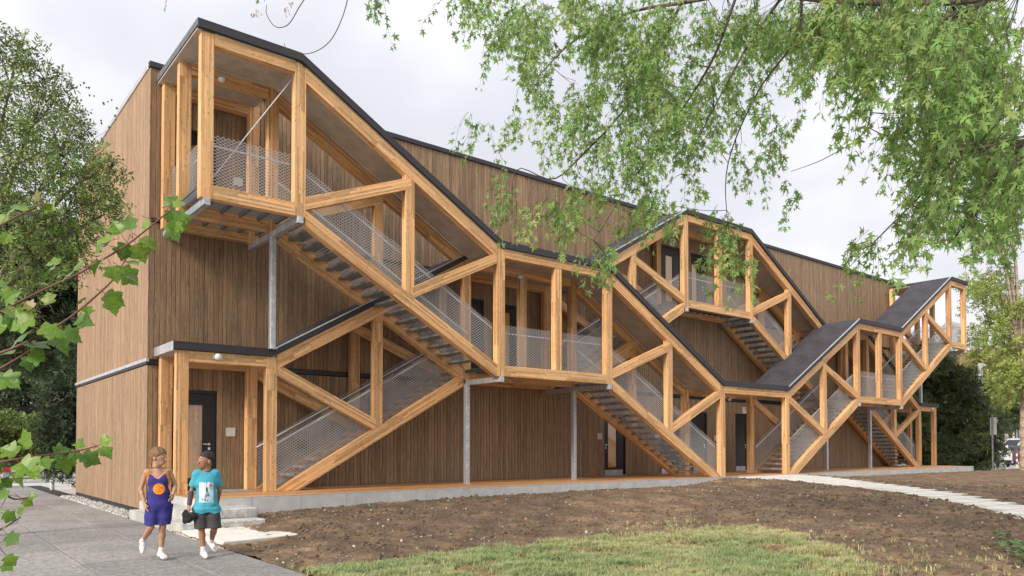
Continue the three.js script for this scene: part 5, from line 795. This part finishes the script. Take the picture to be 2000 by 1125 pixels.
{ // boy in the turquoise shirt
  const teal = [0.055, 0.33, 0.45], grey = [0.05, 0.048, 0.052];
  const P = [-0.95, 0, 7.11], turn = -0.27;
  person({
    label: 'boy walking in a turquoise printed T-shirt and dark shorts, black hair', pos: P, turn, skin: [0.33, 0.17, 0.1], hair: [0.018, 0.014, 0.013], yaw: -1.0, nod: -0.03, hairShape: { vol: 0.002, back: -0.035, front: 0.062 }, curlL: 0.75, curlR: 0.4,
    J: { head: [0.0, 1.295, 0.02], shoL: [-0.11, 1.125, 0], shoR: [0.13, 1.125, -0.01], elbL: [-0.175, 0.89, -0.03], wriL: [-0.2, 0.705, 0.05], elbR: [0.18, 0.9, -0.06], wriR: [0.165, 0.735, -0.16], hipL: [-0.055, 0.68, 0], hipR: [0.085, 0.68, 0], kneeL: [-0.045, 0.4, 0.03], ankleL: [-0.015, 0.085, 0], toeL: [0.015, 0.037, 0.14], kneeR: [0.115, 0.405, 0.05], ankleR: [0.085, 0.19, -0.2], toeR: [0.15, 0.08, -0.13] },
    clothes({ t, J, torso, sh, lo, hi, fold, arm, legs }) {
      const lg = uni([uni(legs('L'), 0.02), uni(legs('R'), 0.02), torso], 0.04), cx = sh[0], sl = side => cap(J['sho' + side], mid(J['sho' + side], J['elb' + side], 0.8), 0.05, 0.056), sL = sl('L'), sR = sl('R'), cutS = (side, x, y, z) => { const s = J['sho' + side], e = J['elb' + side], d = sub(e, s), L = d.reduce((a, v) => a + v * v, 0); return ((x - s[0]) * d[0] + (y - s[1]) * d[1] + (z - s[2]) * d[2]) / L; };
      const f = (x, y, z) => { let d = Math.min(torso(x, y, z) - 0.024, y < 0.8 ? lg(x, y, z) - 0.034 + 0.45 * clamp(y - 0.66, 0, 0.2) : 1) - 0.012 * clamp((0.95 - y) * 3, 0, 1) + fold(x, y, z, 0.009); const a = Math.max(sL(x, y, z), (cutS('L', x, y, z) - 0.72) * 0.25), b = Math.max(sR(x, y, z), (cutS('R', x, y, z) - 0.72) * 0.25); d = smin(d, Math.min(a, b) + fold(x, y, z, 0.006), 0.03); const nk = Math.hypot(x - cx, (y - 1.205) * 1.0, (z - 0.01) * 0.9) - 0.075; return Math.max(d, -nk, 0.605 + 0.01 * Math.sin(x * 40) - y); };
      part('t_shirt', isoMesh(f, lo, hi, 0.009, () => teal), M.clothVC, t);
      part('shorts', isoMesh((x, y, z) => Math.max(lg(x, y, z) - 0.028 - 0.08 * clamp(0.62 - y, 0, 0.2) + fold(x, y, z, 0.008), y - 0.7, 0.4 - y), lo, hi, 0.01, () => grey), M.clothVC, t);
      const e = J.elbL, w = J.wriL; part('arm_sleeve', isoMesh(cap(mid(e, w, 0.1), mid(e, w, 0.85), 0.037, 0.031), ...bounds([e, w], 0.06), 0.008, () => [0.07, 0.06, 0.085]), M.clothVC, t);
      const tx = canvasTex(256, 320, (c) => { const q = rng(17); c.clearRect(0, 0, 256, 320); c.fillStyle = 'rgb(170,205,222)'; c.fillRect(14, 30, 228, 250); c.fillStyle = 'rgb(222,234,240)'; for (let k = 0; k < 26; k++) { const x = 8 + q() * 225; c.fillRect(x, 14 + q() * 30, 3 + q() * 7, 100 + q() * 170); } c.fillStyle = '#d98a52'; c.beginPath(); c.arc(196, 66, 24, 0, 7); c.fill(); c.beginPath(); c.arc(66, 256, 15, 0, 7); c.fill(); c.fillStyle = '#16242a'; for (let k = 0; k < 90; k++) { const y = 90 + q() * 190, hw = (y - 70) * 0.34; c.save(); c.translate(130 + (q() - 0.35) * hw * 1.5, y); c.rotate(-0.7 + q() * 1.4); c.fillRect(-2, -9, 5, 18); c.restore(); } c.fillStyle = '#f4f6f6'; for (let k = 0; k < 16; k++) { c.save(); c.translate(16 + k * 15, 284 + q() * 12); c.rotate(0.35); c.fillRect(-4, -8, 8, 16); c.restore(); } });
      printPatch(f, cx - 0.1, 0.73, cx + 0.1, 1.04, 0, tx, t, 'shirt_print');
    },
  });
  const j = thing('folded_jacket', 'crumpled black jacket held in the hand of boy in turquoise', 'jacket', P, turn);
  part('cloth', isoMesh((x, y, z) => uni([cap([-0.235, 0.63, 0.06], [-0.2, 0.53, 0.07], 0.035, 0.05), cap([-0.26, 0.6, 0.05], [-0.25, 0.5, 0.04], 0.03, 0.026), cap([-0.2, 0.6, 0.08], [-0.13, 0.57, 0.1], 0.03, 0.03)], 0.03)(x, y, z) + 0.024 * (fbm(x * 22, y * 22 + z * 12, 3, 31) - 0.5), [-0.36, 0.4, -0.06], [-0.04, 0.72, 0.2], 0.008, () => [0.014, 0.014, 0.016]), M.clothVC, j);
}
// ---------- the street ----------
M.carWhite = new THREE.MeshPhysicalMaterial({ color: new THREE.Color().setRGB(0.72, 0.73, 0.74), roughness: 0.35, clearcoat: 0.8, clearcoatRoughness: 0.1 });
M.carDark = new THREE.MeshPhysicalMaterial({ color: new THREE.Color().setRGB(0.03, 0.033, 0.045), roughness: 0.35, clearcoat: 0.8, clearcoatRoughness: 0.1 });
M.carGlass = std({ color: new THREE.Color().setRGB(0.03, 0.035, 0.045), roughness: 0.08 }); M.tyre = std({ color: new THREE.Color().setRGB(0.02, 0.02, 0.021), roughness: 0.9 }); M.red = std({ color: new THREE.Color().setRGB(0.5, 0.025, 0.02), roughness: 0.3 });
function car(label, paint, pos, turn, o = {}) {       // length along x, nose at +x
  const c = thing('parked_car', label, o.cat ?? 'car', pos, turn, 'vehicles parked along the far street'), k = o.h ?? 1, W = 0.86;
  const prof = o.van ? [[-2.4, 0.35], [-2.42, 1.95], [-2.2, 2.15], [1.2, 2.15], [1.9, 1.25], [2.4, 1.1], [2.5, 0.4]] : [[-2.1, 0.38], [-2.16, 0.85], [-1.98, 1.02], [-1.72, 1.12], [0.75, 1.02], [1.75, 0.92], [2.08, 0.72], [2.12, 0.36]];
  const sh = new THREE.Shape(prof.map(p => new THREE.Vector2(p[0], p[1] * k))), bg = new THREE.ExtrudeGeometry(sh, { depth: 2 * W - 0.16, bevelEnabled: true, bevelSize: 0.07, bevelThickness: 0.08, bevelSegments: 3 }); bg.translate(0, 0, -W + 0.08);
  part('body', bg, paint, c);
  if (!o.van) {
    const cab = new THREE.Shape([[-1.85, 1.0], [-1.5, 1.48], [-0.9, 1.58], [0.1, 1.54], [1.0, 1.0]].map(p => new THREE.Vector2(p[0], p[1] * k))), cg = new THREE.ExtrudeGeometry(cab, { depth: 1.3, bevelEnabled: true, bevelSize: 0.05, bevelThickness: 0.1, bevelSegments: 3 }); cg.translate(0, 0, -0.65); part('cabin', cg, paint, c);
    for (const s of [-1, 1]) { const ws = new THREE.Shape([[-1.6, 1.08], [-1.35, 1.42], [-0.85, 1.5], [0.05, 1.46], [0.75, 1.08]].map(p => new THREE.Vector2(p[0], p[1] * k))), wg = new THREE.ExtrudeGeometry(ws, { depth: 0.012, bevelEnabled: false }); wg.translate(0, 0, s * 0.76 - 0.006); part('side_window', wg, M.carGlass, c); }
    const rw = box(-0.5, -0.2, -0.006, 0.5, 0.2, 0.006); const m = part('rear_window', rw, M.carGlass, c); m.position.set(-1.76, 1.3 * k, 0); m.rotation.set(0, -Math.PI / 2, 0); m.rotateX(-0.62);
  } else { part('windscreen', prism([[1.27, 2.02], [1.84, 1.3], [1.86, 1.31], [1.29, 2.03]].map(p => [p[0] + 0.06, p[1] + 0.05]), -0.7, 0.7, 0), M.carGlass, c); for (const s of [-1, 1]) part('side_window', prism([[0.4, 1.3], [1.6, 1.3], [1.15, 1.9], [0.4, 1.9]], s * 0.872 - 0.004, s * 0.872 + 0.004, 0), M.carGlass, c); }
  for (const sx of [-1.35, 1.32]) for (const s of [-1, 1]) { const w = group('wheel', c); w.position.set(sx, 0.33, s * (W - 0.09)); const ty = new THREE.TorusGeometry(0.25, 0.085, 8, 20); part('tyre', ty, M.tyre, w); const rim = []; for (let q = 0; q < 5; q++) { const b = box(-0.035, 0, -0.02, 0.035, 0.2, 0.02); b.rotateZ(q * 1.2566); rim.push(b); } const hub = new THREE.CylinderGeometry(0.07, 0.07, 0.06, 10); hub.rotateX(Math.PI / 2); rim.push(hub.toNonIndexed()); part('rim', merge(rim), M.galv, w).position.z = s * 0.05; }
  for (const s of [-1, 1]) part('tail_light', box(-2.2, 0.8 * k, s * 0.62 - 0.16, -2.08, 0.92 * k, s * 0.62 + 0.16, 0.02), M.red, c);
  for (const s of [-1, 1]) part('headlight', box(1.98, 0.68 * k, s * 0.58 - 0.16, 2.13, 0.8 * k, s * 0.58 + 0.16, 0.02), M.zinc, c);
  part('bumper', box(-2.25, 0.34, -0.8, -2.1, 0.52, 0.8, 0.03), M.tyre, c); part('number_plate', box(-2.255, 0.62, -0.26, -2.235, 0.73, 0.26, 0.003), M.white, c);
}
const onG = (u, v) => { const r = at(u, v, 1).sub(CAM); return CAM.clone().addScaledVector(r, -CAM.y / r.y); };
{ const p = at(1935, 880, 57); car('white hatchback parked nearest the yew', M.carWhite, [p.x, -0.05, p.z], 0.55, { h: 1.08 }); const q = at(1972, 880, 62); car('dark blue car parked beside the white hatchback', M.carDark, [q.x, -0.05, q.z], 0.95, { h: 0.98 }); const s = at(2008, 880, 66); car('white van parked at the picture edge beyond the dark car', M.carWhite, [s.x, -0.05, s.z], 2.6, { van: true, cat: 'van' }); const w = at(1843, 880, 62); car('white car showing through gaps of the yew', M.carWhite, [w.x, -0.05, w.z], 0.4, { h: 1.0 }); }
{ // sign seen from behind, poles
  const p = at(1939, 900, 41), s = thing('road_sign', 'square road sign seen from behind on a grey post', 'sign', [p.x, 0, p.z], 0.75);
  part('post', tube([[0, -0.05, 0], [0, 3.2, 0]], 0.045, 0.045, 10), M.darkmetal, s); part('sign_plate', box(-0.32, 2.1, 0.05, 0.36, 3.05, 0.07, 0.01), M.plate, s); part('sign_plate', prism([[-0.5, 2.9], [-0.05, 2.5], [-0.05, 3.0]], 0.08, 0.1, 0.004), M.galv, s);
  const l = at(1917, 900, 46), lp = thing('lamp_post', 'tall grey street lamp post behind the yew', 'lamp', [l.x, 0, l.z]);
  part('shaft', tube([[0, -0.05, 0], [0, 4, 0], [0, 6.4, 0]], 0.16, 0.13, 12), M.plate, lp); part('lamp_head', box(-0.12, 6.4, -0.1, 0.7, 6.54, 0.1, 0.04), M.plate, lp); part('collar', tube([[0, 4.4, 0], [0, 4.55, 0]], 0.165, 0.165, 12), M.darkmetal, lp);
  const b = at(1986, 890, 55), bo = thing('striped_bollard', 'slim red and white striped bollard before the van', 'bollard', [b.x, -0.05, b.z]);
  for (let k = 0; k < 6; k++) part('band', tube([[0, k * 0.2, 0], [0, k * 0.2 + 0.199, 0]], 0.06, 0.06, 10), k % 2 ? M.red : M.white, bo);
  const q = onG(102, 955), lpole = thing('street_pole', 'grey steel pole beside the evergreen column', 'pole', [q.x, 0, q.z]);
  part('shaft', tube([[0, -0.05, 0], [0, 1.9, 0]], 0.07, 0.07, 12), M.plate, lpole); part('cap', tube([[0, 1.9, 0], [0, 1.94, 0]], 0.08, 0.06, 12), M.darkmetal, lpole);
  const g = onG(45, 936), bar = thing('barrier_board', 'low red and white barrier board in the street', 'barrier', [g.x, 0, g.z], 0.7);
  for (let k = 0; k < 5; k++) part('stripe', box(-1.1 + k * 0.44, 0.35, -0.02, -0.662 + k * 0.44, 0.58, 0.02, 0.002), k % 2 ? M.white : M.red, bar); for (const s of [-0.9, 0.9]) part('foot', box(s - 0.03, -0.05, -0.16, s + 0.03, 0.349, 0.16, 0.01), M.darkmetal, bar);
}
{ // bicycle stands by the barrier
  const g = onG(25, 925); for (let k = 0; k < 3; k++) { const t = thing('bicycle_stand', ['steel hoop bicycle stand farthest from the evergreen column', 'steel hoop bicycle stand between two other hoops', 'steel hoop bicycle stand nearest the evergreen column'][k], 'bicycle stand', [g.x - 0.4 + k * 0.9, 0, g.z + 0.4], 0.9, 'hoop stands in front of the hedge'); part('hoop', tube(curve([V3(-0.35, -0.05, 0), V3(-0.35, 0.6, 0), V3(-0.2, 0.8, 0), V3(0.2, 0.8, 0), V3(0.35, 0.6, 0), V3(0.35, -0.05, 0)], 24), 0.025, 0.025, 8), M.white, t); part('foot', box(-0.42, -0.055, -0.05, -0.28, -0.04, 0.05, 0.002), M.darkmetal, t); }
}
// kerb and buildings further off
{
  const k = structure('street_kerb'); for (let i = 0; i < 16; i++) part('kerb_stone', box(-10 + i * 1.0, -0.06, -20.2, -9.01 + i * 1.0, 0.06, -20.05, 0.01), M.concrete, k);
  const h = thing('apartment_house', 'far cream apartment house with tall windows behind the street trees', 'building', [at(1990, 870, 88).x, 0, at(1990, 870, 88).z], -0.2);
  M.cream = std({ map: grain(256, 256, 4, 4, [205, 186, 164], 0.14, 12, 120), roughness: 0.95 }); M.tile = std({ map: grain(256, 256, 3, 3, [120, 84, 72], 0.4, 24, 121), roughness: 0.95 });
  part('wall', box(-5, 0, -8, 14, 10.6, 0, 0.02), M.cream, h); part('roof', prism([[-5.6, 10.6], [14.6, 10.6], [11, 13], [-2.5, 13]], -8.5, 0.6, 0.02), M.tile, h); part('plinth', box(-5.05, 0, 0.0, 14.05, 1.2, 0.08, 0.02), M.concrete, h);
  for (let fl = 0; fl < 3; fl++) for (let c = 0; c < 6; c++) { const x = -4 + c * 3, y = 1.9 + fl * 3.0, w = group('window', h); part('frame', merge([box(x - 0.1, y - 0.1, 0, x, y + 1.9, 0.09), box(x + 1.1, y - 0.1, 0, x + 1.2, y + 1.9, 0.09), box(x, y + 1.8, 0, x + 1.1, y + 1.9, 0.09), box(x, y - 0.1, 0, x + 1.1, y, 0.09), box(x + 0.52, y, 0, x + 0.58, y + 1.8, 0.06)]), M.white, w); part('pane', box(x, y, 0.005, x + 1.1, y + 1.8, 0.03, 0), M.carGlass, w); part('sill', box(x - 0.2, y - 0.2, 0, x + 1.3, y - 0.101, 0.2), M.concrete, w); }
  const s = thing('flat_roof_shelter', 'low dark flat-roofed shelter behind the hedge', 'shelter', [1, 0, -37], 0);
  part('roof', box(-7, 3.5, -3, 6, 3.85, 3, 0.02), M.fascia, s); for (const x of [-6, -2, 2, 5.5]) part('post', box(x - 0.08, 0, 2.6, x + 0.08, 3.499, 2.76), M.darkmetal, s); part('back_wall', box(-7, 0, -3, 6, 3.499, -2.8), M.concrete, s);
}
scene.traverse(o => { if (o.isMesh) { o.castShadow = true; o.receiveShadow = true; } });
renderer.render(scene, camera);
